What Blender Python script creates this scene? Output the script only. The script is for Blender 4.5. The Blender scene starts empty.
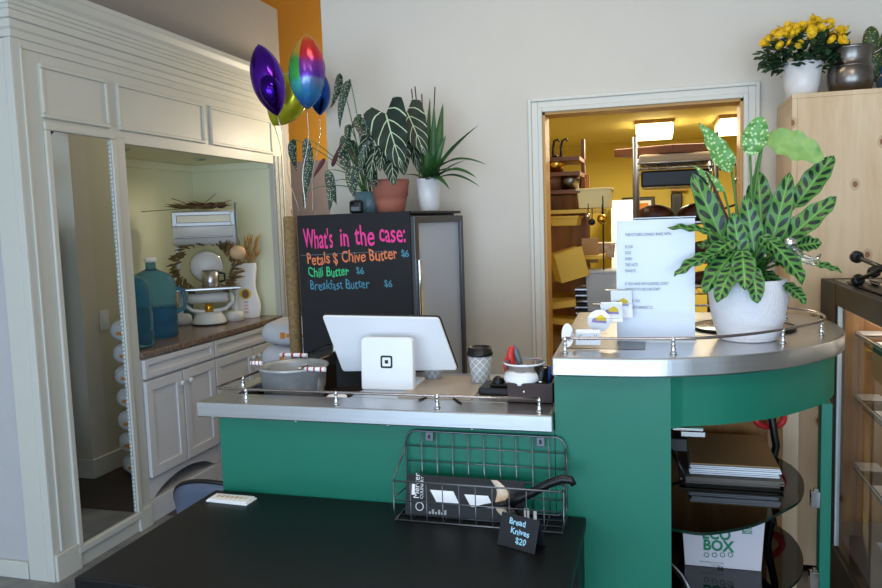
import bpy, math, random
from mathutils import Vector, Matrix, Euler
random.seed(7)
PI = math.pi
SC = bpy.context.scene
COL = SC.collection

# ------------------------------------------------------------------ camera
FPX = 751.55; YAW = 0.27998; PIT = 0.094097; ROLL = -0.032602; HC = 1.45
def cam_axes():
    cy, sy, cp, sp = math.cos(YAW), math.sin(YAW), math.cos(PIT), math.sin(PIT)
    f = Vector((-sy*cp, cy*cp, -sp)); rt = Vector((cy, sy, 0)); up = rt.cross(f)
    r2 = math.cos(ROLL)*rt + math.sin(ROLL)*up
    u2 = -math.sin(ROLL)*rt + math.cos(ROLL)*up
    return r2, u2, f
CR, CU, CF = cam_axes()
CAM = Vector((0, 0, HC))
def W(u, v, X=None, Y=None, Z=None):
    """point of the place seen at photo pixel (u,v) on the plane X=, Y= or Z="""
    d = CR*((u-441)/FPX) + CU*((294-v)/FPX) + CF
    t = (X-CAM.x)/d.x if X is not None else (Y-CAM.y)/d.y if Y is not None else (Z-CAM.z)/d.z
    return CAM + d*t
cd = bpy.data.cameras.new('camera'); cam = bpy.data.objects.new('camera', cd); COL.objects.link(cam)
cd.sensor_width = 36; cd.lens = FPX*36/882; cd.clip_start = 0.02; cd.clip_end = 60
m = Matrix((CR, CU, -CF)).transposed().to_4x4(); m.translation = CAM
cam.matrix_world = m
SC.camera = cam

# ------------------------------------------------------------------ mesh builder
class MB:
    def __init__(s): s.v = []; s.f = []; s.sm = []; s.uv = []
    def face(s, idx, sm=False, uv=None): s.f.append(tuple(idx)); s.sm.append(sm); s.uv.append(uv)
    def add(s, vs, fs, sm=False, uvs=None):
        b = len(s.v); s.v += [Vector(p) for p in vs]
        for k, f in enumerate(fs): s.face([b+i for i in f], sm, uvs[k] if uvs else None)
        return s
    def box(s, x0, y0, z0, x1, y1, z1, M=None):
        if x0 > x1: x0, x1 = x1, x0
        if y0 > y1: y0, y1 = y1, y0
        if z0 > z1: z0, z1 = z1, z0
        p = [Vector(q) for q in ((x0,y0,z0),(x1,y0,z0),(x1,y1,z0),(x0,y1,z0),(x0,y0,z1),(x1,y0,z1),(x1,y1,z1),(x0,y1,z1))]
        if M is not None: p = [M @ q for q in p]
        return s.add(p, [(3,2,1,0),(4,5,6,7),(0,1,5,4),(1,2,6,5),(2,3,7,6),(3,0,4,7)])
    def tube(s, pts, r, n=8, closed=False, caps=True, sm=True):
        pts = [Vector(p) for p in pts]; m_ = len(pts); b = len(s.v)
        rr = r if isinstance(r, (list, tuple)) else [r]*m_
        ref = None
        for i, p in enumerate(pts):
            if closed: t = pts[(i+1) % m_] - pts[i-1]
            else: t = pts[min(i+1, m_-1)] - pts[max(i-1, 0)]
            t.normalize()
            if ref is None:
                a = Vector((0,0,1)) if abs(t.z) < .9 else Vector((1,0,0)); ref = t.cross(a).normalized()
            ref = (ref - t*ref.dot(t)).normalized(); q = t.cross(ref)
            for k in range(n):
                a = 2*PI*k/n; s.v.append(p + (ref*math.cos(a) + q*math.sin(a))*rr[i])
        for i in range(m_ if closed else m_-1):
            j = (i+1) % m_
            for k in range(n):
                l = (k+1) % n; s.face((b+i*n+k, b+i*n+l, b+j*n+l, b+j*n+k), sm)
        if caps and not closed:
            s.face([b+k for k in range(n)][::-1]); s.face([b+(m_-1)*n+k for k in range(n)])
        return s
    def cyl(s, p0, p1, r0, r1=None, n=20, sm=True): return s.tube([p0, p1], [r0, r0 if r1 is None else r1], n, sm=sm)
    def lathe(s, prof, c=(0,0,0), n=36, sm=True, M=None, mod=None):
        b = len(s.v); c = Vector(c)
        for (r, z) in prof:
            for k in range(n):
                a = 2*PI*k/n; rr = r*(mod(a, z) if mod else 1)
                q = Vector((rr*math.cos(a), rr*math.sin(a), z))
                s.v.append((M @ q if M is not None else q) + c)
        for i in range(len(prof)-1):
            for k in range(n):
                l = (k+1) % n
                u0, u1 = k/n, (k+1)/n
                s.face((b+i*n+k, b+i*n+l, b+(i+1)*n+l, b+(i+1)*n+k), sm, [(u0,i/len(prof)),(u1,i/len(prof)),(u1,(i+1)/len(prof)),(u0,(i+1)/len(prof))])
        ring = abs(prof[0][0]-prof[-1][0]) < .004 and prof[0][0] > .004 and len(prof) < 6
        if prof[0][0] > 1e-5 and not ring: s.face([b+k for k in range(n)][::-1])
        if prof[-1][0] > 1e-5 and not ring: s.face([b+(len(prof)-1)*n+k for k in range(n)])
        return s
    def sphere(s, c, r, nu=16, nv=10, M=None):
        r = r if isinstance(r, (list, tuple)) else (r,r,r)
        b = len(s.v); c = Vector(c)
        for i in range(nv+1):
            t = PI*i/nv
            for k in range(nu):
                a = 2*PI*k/nu; q = Vector((r[0]*math.sin(t)*math.cos(a), r[1]*math.sin(t)*math.sin(a), r[2]*math.cos(t)))
                s.v.append((M @ q if M is not None else q)+c)
        for i in range(nv):
            for k in range(nu):
                l = (k+1) % nu; s.face((b+i*nu+k, b+(i+1)*nu+k, b+(i+1)*nu+l, b+i*nu+l), True)
        return s
    def prism(s, poly, z0, z1, M=None, sm=False):
        n = len(poly)
        a = sum(poly[i][0]*poly[(i+1)%n][1]-poly[(i+1)%n][0]*poly[i][1] for i in range(n))
        if a < 0: poly = poly[::-1]
        p = [Vector((x,y,z0)) for x,y in poly] + [Vector((x,y,z1)) for x,y in poly]
        if M is not None: p = [M @ q for q in p]
        b = len(s.v); s.v += p
        s.face([b+i for i in range(n)][::-1]); s.face([b+n+i for i in range(n)])
        for i in range(n):
            j = (i+1) % n; s.face((b+i, b+j, b+n+j, b+n+i), sm)
        return s
    def grid(s, fn, nu, nv, sm=True):
        b = len(s.v)
        for j in range(nv+1):
            for i in range(nu+1): s.v.append(Vector(fn(i/nu, j/nv)))
        for j in range(nv):
            for i in range(nu):
                a = b+j*(nu+1)+i
                s.face((a, a+1, a+nu+2, a+nu+1), sm, [(i/nu,j/nv),((i+1)/nu,j/nv),((i+1)/nu,(j+1)/nv),(i/nu,(j+1)/nv)])
        return s
    def build(s, name, mat, parent=None, bevel=0, seg=2, local=False, sub=0, solid=0):
        me = bpy.data.meshes.new(name)
        vs = s.v
        if parent is not None and not local:
            Mi = chain(parent).inverted(); vs = [Mi @ p for p in vs]
        me.from_pydata([tuple(p) for p in vs], [], s.f)
        if any(u for u in s.uv):
            l = me.uv_layers.new(name='UVMap'); k = 0
            for f, u in zip(s.f, s.uv):
                for q in range(len(f)):
                    l.data[k].uv = u[q] if u else (0, 0); k += 1
        for p, q in zip(me.polygons, s.sm): p.use_smooth = q
        me.update()
        if mat: me.materials.append(mat)
        o = bpy.data.objects.new(name, me); COL.objects.link(o)
        if parent is not None: o.parent = parent
        if solid:
            q = o.modifiers.new('solid', 'SOLIDIFY'); q.thickness = solid; q.offset = 0
        if bevel:
            q = o.modifiers.new('bevel', 'BEVEL'); q.width = bevel; q.segments = seg; q.limit_method = 'ANGLE'; q.angle_limit = math.radians(40)
        if sub:
            q = o.modifiers.new('sub', 'SUBSURF'); q.levels = sub; q.render_levels = sub
        return o
def chain(o):
    M = Matrix.Translation(o.location) @ o.rotation_euler.to_matrix().to_4x4() @ Matrix.Diagonal((*o.scale, 1))
    return chain(o.parent) @ M if o.parent else M
def tag(o, label, cat, group=None, kind=None):
    o['label'] = label; o['category'] = cat
    if group: o['group'] = group
    if kind: o['kind'] = kind
    return o
def thing(name, label, cat, loc=(0,0,0), rz=0, group=None, rot=None):
    o = bpy.data.objects.new(name, None); COL.objects.link(o); o.empty_display_size = .05
    o.location = Vector(loc); o.rotation_euler = Euler(rot) if rot else Euler((0,0,rz))
    return tag(o, label, cat, group)
def struct(mb, name, mat, **k):
    o = mb.build(name, mat, **k); o['kind'] = 'structure'; return o
def dup(root, loc, rz=None, label=None):
    r = root.copy(); COL.objects.link(r); r.location = Vector(loc)
    if rz is not None: r.rotation_euler = Euler((0,0,rz))
    if label: r['label'] = label
    for ch in root.children:
        c = ch.copy(); COL.objects.link(c); c.parent = r
        for g in ch.children:
            d = g.copy(); COL.objects.link(d); d.parent = c
    return r
def RZ(a): return Matrix.Rotation(a, 4, 'Z')
def frame(o, x, y):
    """matrix taking local (x,y,z) to origin o with axes x, y and their normal"""
    x = Vector(x).normalized(); y = Vector(y); y = (y - x*y.dot(x)).normalized(); z = x.cross(y)
    M = Matrix((x, y, z)).transposed().to_4x4(); M.translation = Vector(o); return M

# ------------------------------------------------------------------ materials
def lin(h):
    h = h.lstrip('#'); c = [int(h[i:i+2], 16)/255 for i in (0,2,4)]
    return tuple(((x/12.92) if x <= .04045 else ((x+.055)/1.055)**2.4) for x in c) + (1,)
def base(name):
    m_ = bpy.data.materials.new(name); m_.use_nodes = True
    nt = m_.node_tree; return m_, nt, nt.nodes['Principled BSDF']
def mat(name, col, rough=.5, metal=0, spec=.5, noise=0, nscale=8, bump=0, bscale=60, trans=0, ior=1.45, alpha=1, emit=0, coat=0, sss=0, stretch=None, col2=None, aniso=0):
    m_, nt, b = base(name); N = nt.nodes; L = nt.links
    c = lin(col) if isinstance(col, str) else col
    b.inputs['Base Color'].default_value = c
    b.inputs['Roughness'].default_value = rough; b.inputs['Metallic'].default_value = metal
    b.inputs['Specular IOR Level'].default_value = spec; b.inputs['IOR'].default_value = ior
    b.inputs['Transmission Weight'].default_value = trans; b.inputs['Alpha'].default_value = alpha
    b.inputs['Coat Weight'].default_value = coat
    if emit: b.inputs['Emission Color'].default_value = c; b.inputs['Emission Strength'].default_value = emit
    if noise or bump or col2:
        tc = N.new('ShaderNodeTexCoord'); mp = N.new('ShaderNodeMapping'); L.new(tc.outputs['Object'], mp.inputs[0])
        if stretch: mp.inputs['Scale'].default_value = stretch
    if noise or col2:
        nz = N.new('ShaderNodeTexNoise'); nz.inputs['Scale'].default_value = nscale; nz.inputs['Detail'].default_value = 6
        L.new(mp.outputs[0], nz.inputs[0])
        mx = N.new('ShaderNodeMix'); mx.data_type = 'RGBA'
        mr = N.new('ShaderNodeMapRange'); mr.inputs[1].default_value = .32; mr.inputs[2].default_value = .68
        L.new(nz.outputs[0], mr.inputs[0]); L.new(mr.outputs[0], mx.inputs[0])
        mx.inputs[6].default_value = c
        c2 = lin(col2) if col2 else tuple(x*(1-noise) for x in c[:3])+(1,)
        mx.inputs[7].default_value = c2; L.new(mx.outputs[2], b.inputs['Base Color'])
    if bump:
        n2 = N.new('ShaderNodeTexNoise'); n2.inputs['Scale'].default_value = bscale; n2.inputs['Detail'].default_value = 4
        L.new(mp.outputs[0], n2.inputs[0]); bp = N.new('ShaderNodeBump'); bp.inputs['Strength'].default_value = bump
        bp.inputs['Distance'].default_value = .01; L.new(n2.outputs[0], bp.inputs['Height']); L.new(bp.outputs[0], b.inputs['Normal'])
    return m_
def math_(nt, op, a, b=None, c=None):
    n = nt.nodes.new('ShaderNodeMath'); n.operation = op
    for i, q in enumerate((a, b, c)):
        if q is None: continue
        if isinstance(q, (int, float)): n.inputs[i].default_value = q
        else: nt.links.new(q, n.inputs[i])
    return n.outputs[0]
def mixc(nt, fac, a, b):
    n = nt.nodes.new('ShaderNodeMix'); n.data_type = 'RGBA'
    if isinstance(fac, (int, float)): n.inputs[0].default_value = fac
    else: nt.links.new(fac, n.inputs[0])
    for i, q in ((6, a), (7, b)):
        if isinstance(q, tuple): n.inputs[i].default_value = q
        elif isinstance(q, str): n.inputs[i].default_value = lin(q)
        else: nt.links.new(q, n.inputs[i])
    return n.outputs[2]
def uvnodes(nt):
    t = nt.nodes.new('ShaderNodeTexCoord'); s = nt.nodes.new('ShaderNodeSeparateXYZ'); nt.links.new(t.outputs['UV'], s.inputs[0])
    u = math_(nt, 'ABSOLUTE', math_(nt, 'SUBTRACT', math_(nt, 'MULTIPLY', s.outputs[0], 2.0), 1.0))
    return t, s, u, s.outputs[1]
def leaf_calathea():
    m_, nt, b = base('calathea_leaf'); t, s, u, v = uvnodes(nt)
    w = math_(nt, 'SUBTRACT', math_(nt, 'MULTIPLY', v, 7.0), math_(nt, 'MULTIPLY', u, .95))
    fr = math_(nt, 'FRACT', w)
    side = math_(nt, 'GREATER_THAN', s.outputs[0], .5)
    fr = math_(nt, 'FRACT', math_(nt, 'ADD', w, math_(nt, 'MULTIPLY', side, .0)))
    d = math_(nt, 'ABSOLUTE', math_(nt, 'SUBTRACT', fr, .5))             # 0 in the middle of a blotch
    e = math_(nt, 'MULTIPLY', math_(nt, 'ABSOLUTE', math_(nt, 'SUBTRACT', u, .48)), 1.0)
    ov = math_(nt, 'ADD', math_(nt, 'POWER', math_(nt, 'DIVIDE', d, .31), 2.0), math_(nt, 'POWER', math_(nt, 'DIVIDE', e, .36), 2.0))
    dark = math_(nt, 'LESS_THAN', ov, 1.0)
    rim = math_(nt, 'GREATER_THAN', u, .93)
    mid = math_(nt, 'LESS_THAN', u, .045)
    c = mixc(nt, dark, '#4f8639', '#0c2a20')
    c = mixc(nt, mid, c, '#7aa85c'); c = mixc(nt, rim, c, '#2d6a34')
    nt.links.new(c, b.inputs['Base Color']); b.inputs['Roughness'].default_value = .38; b.inputs['Specular IOR Level'].default_value = .45
    return m_
def leaf_spots(name, basec, spot, scale, thr, rough=.4):
    m_, nt, b = base(name); t, s, u, v = uvnodes(nt)
    mp = nt.nodes.new('ShaderNodeMapping'); nt.links.new(t.outputs['Object'], mp.inputs[0])
    vo = nt.nodes.new('ShaderNodeTexVoronoi'); vo.inputs['Scale'].default_value = scale; nt.links.new(mp.outputs[0], vo.inputs[0])
    d = math_(nt, 'LESS_THAN', vo.outputs[0], thr)
    c = mixc(nt, d, basec, spot)
    nt.links.new(c, b.inputs['Base Color']); b.inputs['Roughness'].default_value = rough
    return m_
def leaf_veins(name, basec, vein, n=6, wv=.07, slope=1.2, mid=.05):
    m_, nt, b = base(name); t, s, u, v = uvnodes(nt)
    w = math_(nt, 'FRACT', math_(nt, 'SUBTRACT', math_(nt, 'MULTIPLY', v, float(n)), math_(nt, 'MULTIPLY', u, slope)))
    side = math_(nt, 'LESS_THAN', math_(nt, 'ABSOLUTE', math_(nt, 'SUBTRACT', w, .5)), wv)
    md = math_(nt, 'LESS_THAN', u, mid)
    c = mixc(nt, math_(nt, 'MAXIMUM', side, md), basec, vein)
    nt.links.new(c, b.inputs['Base Color']); b.inputs['Roughness'].default_value = .6
    return m_
def wood(name, c1, c2, axis='Z', scale=1.0, rough=.5, ring=14):
    m_, nt, b = base(name); N = nt.nodes; L = nt.links
    tc = N.new('ShaderNodeTexCoord'); mp = N.new('ShaderNodeMapping'); L.new(tc.outputs['Object'], mp.inputs[0])
    st = {'X': (.12,1,1), 'Y': (1,.12,1), 'Z': (1,1,.12)}[axis]
    mp.inputs['Scale'].default_value = tuple(x*scale for x in st)
    nz = N.new('ShaderNodeTexNoise'); nz.inputs['Scale'].default_value = ring; nz.inputs['Detail'].default_value = 8; nz.inputs['Distortion'].default_value = .8
    L.new(mp.outputs[0], nz.inputs[0])
    n2 = N.new('ShaderNodeTexNoise'); n2.inputs['Scale'].default_value = ring*6; L.new(mp.outputs[0], n2.inputs[0])
    f = math_(nt, 'ADD', math_(nt, 'MULTIPLY', nz.outputs[0], .75), math_(nt, 'MULTIPLY', n2.outputs[0], .25))
    mr = N.new('ShaderNodeMapRange'); mr.inputs[1].default_value = .38; mr.inputs[2].default_value = .62; L.new(f, mr.inputs[0])
    L.new(mixc(nt, mr.outputs[0], c1, c2), b.inputs['Base Color'])
    b.inputs['Roughness'].default_value = rough
    return m_
def pine():
    m_ = wood('knotty_pine', '#dcc3a0', '#cdae86', 'Z', 1, .5, 11); nt = m_.node_tree; b = nt.nodes['Principled BSDF']
    src = b.inputs['Base Color'].links[0].from_socket
    tc = nt.nodes.new('ShaderNodeTexCoord'); sp_ = nt.nodes.new('ShaderNodeSeparateXYZ'); nt.links.new(tc.outputs['Object'], sp_.inputs[0])
    cb = nt.nodes.new('ShaderNodeCombineXYZ'); nt.links.new(math_(nt, 'ADD', sp_.outputs[0], sp_.outputs[1]), cb.inputs[0]); nt.links.new(math_(nt, 'MULTIPLY', sp_.outputs[2], .75), cb.inputs[1])
    vo = nt.nodes.new('ShaderNodeTexVoronoi'); vo.voronoi_dimensions = '2D'; vo.inputs['Scale'].default_value = 5; nt.links.new(cb.outputs[0], vo.inputs[0])
    k = math_(nt, 'LESS_THAN', vo.outputs[0], .045)
    k2 = math_(nt, 'MULTIPLY', math_(nt, 'LESS_THAN', vo.outputs[0], .09), .3)
    nt.links.new(mixc(nt, math_(nt, 'MAXIMUM', k, k2), src, '#8a5a34'), b.inputs['Base Color'])
    return m_
def glassm(name, col=(1,1,1,1), rough=0.0, mixf=.12):
    """thin clear pane: straight-through with a Fresnel reflection"""
    m_ = bpy.data.materials.new(name); m_.use_nodes = True; nt = m_.node_tree; nt.nodes.clear()
    o = nt.nodes.new('ShaderNodeOutputMaterial'); t = nt.nodes.new('ShaderNodeBsdfTransparent'); t.inputs[0].default_value = col
    g = nt.nodes.new('ShaderNodeBsdfGlossy'); g.inputs['Roughness'].default_value = rough
    f = nt.nodes.new('ShaderNodeFresnel'); f.inputs[0].default_value = 1.5
    mx = nt.nodes.new('ShaderNodeMixShader'); nt.links.new(math_(nt, 'MINIMUM', math_(nt, 'ADD', f.outputs[0], mixf-.04), 1.0), mx.inputs[0])
    nt.links.new(t.outputs[0], mx.inputs[1]); nt.links.new(g.outputs[0], mx.inputs[2]); nt.links.new(mx.outputs[0], o.inputs[0])
    return m_
M = {}
M['wall'] = mat('painted_plaster_white', '#d9d3c8', .75, noise=.03, nscale=3, bump=.08, bscale=30)
M['wall_grey'] = mat('painted_plaster_greige', '#989189', .8, noise=.04, nscale=3, bump=.1, bscale=25)
M['plaster'] = mat('trowelled_plaster', '#b9b8ba', .7, bump=.35, bscale=9, noise=.03)
M['ceiling'] = mat('ceiling_paint', '#d8d3ca', .8)
M['trimw'] = mat('door_trim_white', '#dcdbd2', .5)
M['cab'] = mat('cabinet_paint', '#c9c9c1', .42, noise=.03, nscale=5)
M['cabw'] = mat('base_cabinet_paint', '#d2d2d4', .4, noise=.02)
M['lime'] = mat('niche_lime_paint', '#eeefd2', .7, bump=.06, bscale=20)
M['mirror'] = mat('mirror_silver', '#d9dcd8', .015, 1)
M['floor'] = mat('stone_vinyl_tile', '#8a8782', .5, col2='#5f6366', nscale=7)
M['darkfloor'] = wood('dark_plank_floor', '#2c221d', '#3a2d26', 'X', 1, .45)
M['yel'] = mat('kitchen_yellow_paint', '#c8b456', .7)
M['yelceil'] = mat('kitchen_ceiling_paint', '#d6c67c', .7)
M['hall'] = mat('hall_ochre_paint', '#c98f2e', .75)
M['greyhall'] = mat('hall_lower_grey', '#8c8286', .7, bump=.2, bscale=14)
M['steel'] = mat('brushed_stainless', '#c9c9ca', .3, 1, noise=.1, nscale=3, stretch=(.6,1,30), bump=.03, bscale=80)
M['steeltop'] = mat('stainless_counter_sheet', '#a9a49f', .2, 1, noise=.12, nscale=4)
M['chrome'] = mat('polished_chrome', '#dcdcdc', .1, 1)
M['rail'] = mat('rail_steel', '#a39a98', .22, 1)
M['green'] = mat('green_laminate', '#11705a', .42, noise=.08, nscale=4, bump=.05, bscale=14)
M['greenin'] = mat('counter_inside', '#3a2f26', .7)
M['black'] = mat('black_tabletop', '#0b0c0f', .42, spec=.35, noise=.15, nscale=20, bump=.03, bscale=120)
M['blk'] = mat('black_plastic', '#0e0f11', .4)
M['blkw'] = wood('black_brown_wood', '#0f0b0a', '#191210', 'Y', 1, .5)
M['chalk'] = mat('chalkboard_black', '#1c1e24', .55, noise=.2, nscale=6)
M['fridgeb'] = mat('fridge_black', '#1a1b1e', .35)
M['fridgef'] = mat('fridge_door_frame', '#57585c', .35, .6)
M['fridgeg'] = mat('fridge_door_glass', '#b4bccb', .2, 0, spec=.8, coat=.3)
M['pink'] = mat('chalk_pink', '#f2459a', .8); M['orange'] = mat('chalk_orange', '#e88356', .8)
M['cgreen'] = mat('chalk_green', '#3fce86', .8); M['cblue'] = mat('chalk_blue', '#4f93ab', .8); M['cgrey'] = mat('chalk_grey', '#6d747c', .8)
M['burlap'] = mat('burlap_roll', '#a3855c', .95, noise=.45, nscale=70, bump=.5, bscale=150)
M['wplast'] = mat('white_plastic', '#e6e9ee', .3)
M['paper'] = mat('white_paper', '#f1f2f6', .6)
M['ink'] = mat('printed_grey_ink', '#6a6c74', .7)
M['inkb'] = mat('black_ink', '#16171a', .6)
M['terra'] = mat('terracotta', '#b46c58', .7, noise=.12, nscale=12, bump=.05)
M['bluepot'] = mat('grey_blue_ceramic', '#5f7b83', .35)
M['wpot'] = mat('white_ceramic', '#dfdedd', .25)
M['soil'] = mat('potting_soil', '#2c211a', .9, bump=.6, bscale=90)
M['stem'] = mat('green_stem', '#4b7a3c', .5)
M['stemr'] = mat('dark_stem', '#43261f', .6)
M['bamboo'] = mat('brown_stake', '#4a3328', .7)
M['calathea'] = leaf_calathea()
M['dieff'] = leaf_spots('dieffenbachia_leaf', '#5f9a4e', '#b9d796', 95, .36)
M['dieffp'] = mat('pale_young_leaf', '#93b56c', .45, col2='#6f9c52', nscale=30)
M['begonia'] = leaf_spots('begonia_leaf', '#153022', '#9fb09a', 130, .29)
M['begred'] = mat('begonia_leaf_underside', '#4e1c20', .5)
M['aloc'] = leaf_veins('alocasia_leaf', '#10261f', '#b3c9a6', 4.5, .05, 1.6, .035)
M['strap'] = mat('strap_leaf_green', '#264c26', .4, col2='#386632', nscale=10)
M['darkleaf'] = mat('dark_small_leaf', '#1c3a22', .5, col2='#2c5230', nscale=30)
M['yflower'] = mat('yellow_petals', '#f0c21a', .6)
M['pewter'] = mat('pewter', '#7d7670', .28, 1, noise=.2, nscale=8)
M['cactus'] = leaf_spots('cactus_pad', '#2d4a26', '#b9a860', 110, .3)
M['pine'] = pine()
M['ply'] = wood('orange_plywood', '#b9813f', '#9a6530', 'Z', 1, .6)
M['glass'] = glassm('clear_glass'); M['smoke'] = glassm('smoked_glass', (.82,.84,.82,1), 0, .08)
M['acryl'] = glassm('acrylic', (.995,.995,1,1), .3, .0)
M['gedge'] = mat('glass_edge_white', '#c9d6dc', .2)
M['gedgeg'] = mat('glass_edge_dark_green', '#10281f', .15)
M['jug'] = mat('blue_polycarbonate', (.16,.42,.60,1), .08, trans=.85, ior=1.12)
M['jugw'] = mat('water_in_jug', (.12,.34,.62,1), .05, trans=.8, ior=1.1)
M['gran'] = mat('brown_granite', '#8a7565', .25, col2='#5c4c42', nscale=60)
M['enamel'] = mat('white_enamel', '#d6d7d6', .3)
M['darkm'] = mat('dark_metal', '#2a2a2c', .35, .8)
M['brass'] = mat('brass', '#d8a84a', .2, 1)
M['wheat'] = mat('dried_wheat', '#a98a5a', .8, col2='#7d6038', nscale=40)
M['wheatl'] = mat('golden_wheat', '#b8894e', .8)
M['wreath'] = mat('dried_herb', '#7d6a44', .9, col2='#5d4a2c', nscale=40)
M['brwn'] = mat('brown_wood', '#7a4a2a', .5, noise=.2)
M['lball'] = mat('pale_wood', '#d8b48c', .5)
M['bagw'] = mat('woven_flour_bag', '#cfcfd4', .6, bump=.4, bscale=25)
M['logo_o'] = mat('orange_print', '#d9861f', .6); M['logo_r'] = mat('red_print', '#b8333a', .6); M['logo_y'] = mat('yellow_print', '#e2c634', .6)
M['purple'] = mat('purple_foil', '#5a25b0', .16, 1); M['purpd'] = mat('dark_purple_foil', '#3d1590', .14, 1)
M['lime_f'] = mat('lime_foil', '#c9c62e', .25, .6); M['blue_f'] = mat('blue_foil', '#1f4fa8', .18, 1)
M['ribbon'] = mat('silver_ribbon', '#cfcac4', .25, .7)
M['galv'] = mat('galvanised_metal', '#b4b6b8', .4, .35, noise=.3, nscale=14, bump=.05, bscale=40)
M['dbrown'] = mat('dark_brown_leatherette', '#3a2623', .5, noise=.15)
M['beige'] = mat('beige_board', '#a99c8c', .4)
M['red'] = mat('red_plastic', '#c8322f', .4); M['greyp'] = mat('grey_plastic', '#5e656e', .4)
M['wire'] = mat('grey_wire', '#6c6f74', .35, .9)
M['card'] = mat('kraft_card', '#b08d62', .8, noise=.08); M['cardg'] = mat('grey_board', '#7c736b', .8, noise=.1, bump=.1)
M['ecow'] = mat('white_carton', '#c9c4cc', .7); M['ecog'] = mat('green_print', '#1f7a57', .7)
M['ybox'] = mat('yellow_bin', '#d8b24a', .6); M['cream'] = mat('cream_bin', '#dcc98a', .5)
M['clearb'] = mat('translucent_plastic', '#bcc3ca', .35, alpha=.8)
M['bread'] = mat('dark_crust', '#4a2414', .5, col2='#2c140b', nscale=30, bump=.6, bscale=40)
M['baguette'] = mat('bread_print', '#c9a078', .6, col2='#e6dccb', nscale=25)
M['lav'] = mat('lavender_print', '#a087b8', .6)
M['lamp'] = mat('lit_diffuser', (1,.80,.40,1), .5, emit=9)
M['slate'] = mat('grey_blue_plastic', '#59637a', .4)
M['cuppat'] = None
def cup_pattern():
    m_, nt, b = base('cup_lattice_print'); t, s, u, v = uvnodes(nt)
    a = math_(nt, 'MULTIPLY', s.outputs[0], 9.0); c = math_(nt, 'MULTIPLY', v, 17.0)
    p = math_(nt, 'ABSOLUTE', math_(nt, 'SUBTRACT', math_(nt, 'FRACT', math_(nt, 'ADD', a, c)), .5))
    q = math_(nt, 'ABSOLUTE', math_(nt, 'SUBTRACT', math_(nt, 'FRACT', math_(nt, 'SUBTRACT', a, c)), .5))
    k = math_(nt, 'LESS_THAN', math_(nt, 'MINIMUM', p, q), .07)
    nt.links.new(mixc(nt, k, '#a0a3a8', '#d5d8dc'), b.inputs['Base Color']); b.inputs['Roughness'].default_value = .6
    return m_
M['cuppat'] = cup_pattern()
def rainbow():
    m_, nt, b = base('rainbow_foil'); N = nt.nodes
    tc = N.new('ShaderNodeTexCoord'); s = N.new('ShaderNodeSeparateXYZ'); nt.links.new(tc.outputs['Object'], s.inputs[0])
    nz = N.new('ShaderNodeTexNoise'); nz.inputs['Scale'].default_value = 12; nt.links.new(tc.outputs['Object'], nz.inputs[0])
    z = math_(nt, 'ADD', s.outputs[2], math_(nt, 'MULTIPLY', math_(nt, 'SUBTRACT', nz.outputs[0], .5), .03))
    f = math_(nt, 'ADD', math_(nt, 'DIVIDE', z, .32), .5)
    def ramp(st):
        r = N.new('ShaderNodeValToRGB'); e = r.color_ramp.elements; r.color_ramp.interpolation = 'EASE'
        while len(e) > 2: e.remove(e[-1])
        for i, (p, c) in enumerate(st):
            q = e[i] if i < 2 else e.new(p)
            q.position = p; q.color = lin(c)
        nt.links.new(f, r.inputs[0]); return r.outputs[0]
    A = ramp([(0,'#8f7a5a'),(.1,'#2f6fc0'),(.3,'#3fb0b0'),(.42,'#3fae58'),(.62,'#4aa84a'),(.75,'#c9a43a'),(1,'#d8b040')])
    B = ramp([(0,'#2f6fc0'),(.2,'#3f8fd0'),(.36,'#6a7fb0'),(.42,'#5a2f9a'),(.58,'#7a3090'),(.7,'#c83040'),(.85,'#d0452a'),(1,'#d8a030')])
    c = mixc(nt, math_(nt, 'GREATER_THAN', s.outputs[0], .0), A, B)
    nt.links.new(c, b.inputs['Base Color']); b.inputs['Metallic'].default_value = .55; b.inputs['Roughness'].default_value = .22
    return m_
M['rainbow'] = rainbow()

# ------------------------------------------------------------------ lettering
def letters(txt, size, xs=1, align='LEFT', off=0, shear=0, space=1, wob=0, line=1):
    cu = bpy.data.curves.new('t', 'FONT'); cu.body = txt; cu.size = size; cu.align_x = align; cu.offset = off
    cu.shear = shear; cu.space_character = space; cu.space_line = line; cu.resolution_u = 3
    ob = bpy.data.objects.new('t', cu); COL.objects.link(ob)
    dg = bpy.context.evaluated_depsgraph_get(); dg.update()
    me = bpy.data.meshes.new_from_object(ob.evaluated_get(dg))
    vs = [v.co.copy() for v in me.vertices]; fs = [tuple(p.vertices) for p in me.polygons]
    bpy.data.objects.remove(ob); bpy.data.curves.remove(cu); bpy.data.meshes.remove(me)
    for p in vs: p.x *= xs
    if wob:
        for p in vs:
            k = p.x/size
            p.y += wob*size*math.sin(k*4.1+1) + wob*.7*size*math.sin(k*9.7); p.x += wob*.5*size*math.sin(k*7+p.y/size*3)
    return vs, fs
def letter(mb, Mx, txt, size, **k):
    vs, fs = letters(txt, size, **k)
    mb.add([Mx @ v for v in vs], fs); return mb

# ================================================================== SETTING
BW = 3.62      # back wall
CX = -2.43     # face of the built-in
mb = MB(); mb.box(-3.4,-3,-.1, 3.4,3.2,0); mb.box(-3.4,3.2,-.1,-3.1,9,0)
struct(mb, 'floor', M['floor'])
mb = MB(); mb.box(-3.1,3.2,-.1,3.4,9,.0); struct(mb, 'floor.001', M['darkfloor'])
struct(MB().box(-3.4,-3,2.95,3.4,BW,3.05), 'ceiling', M['ceiling'])
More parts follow.
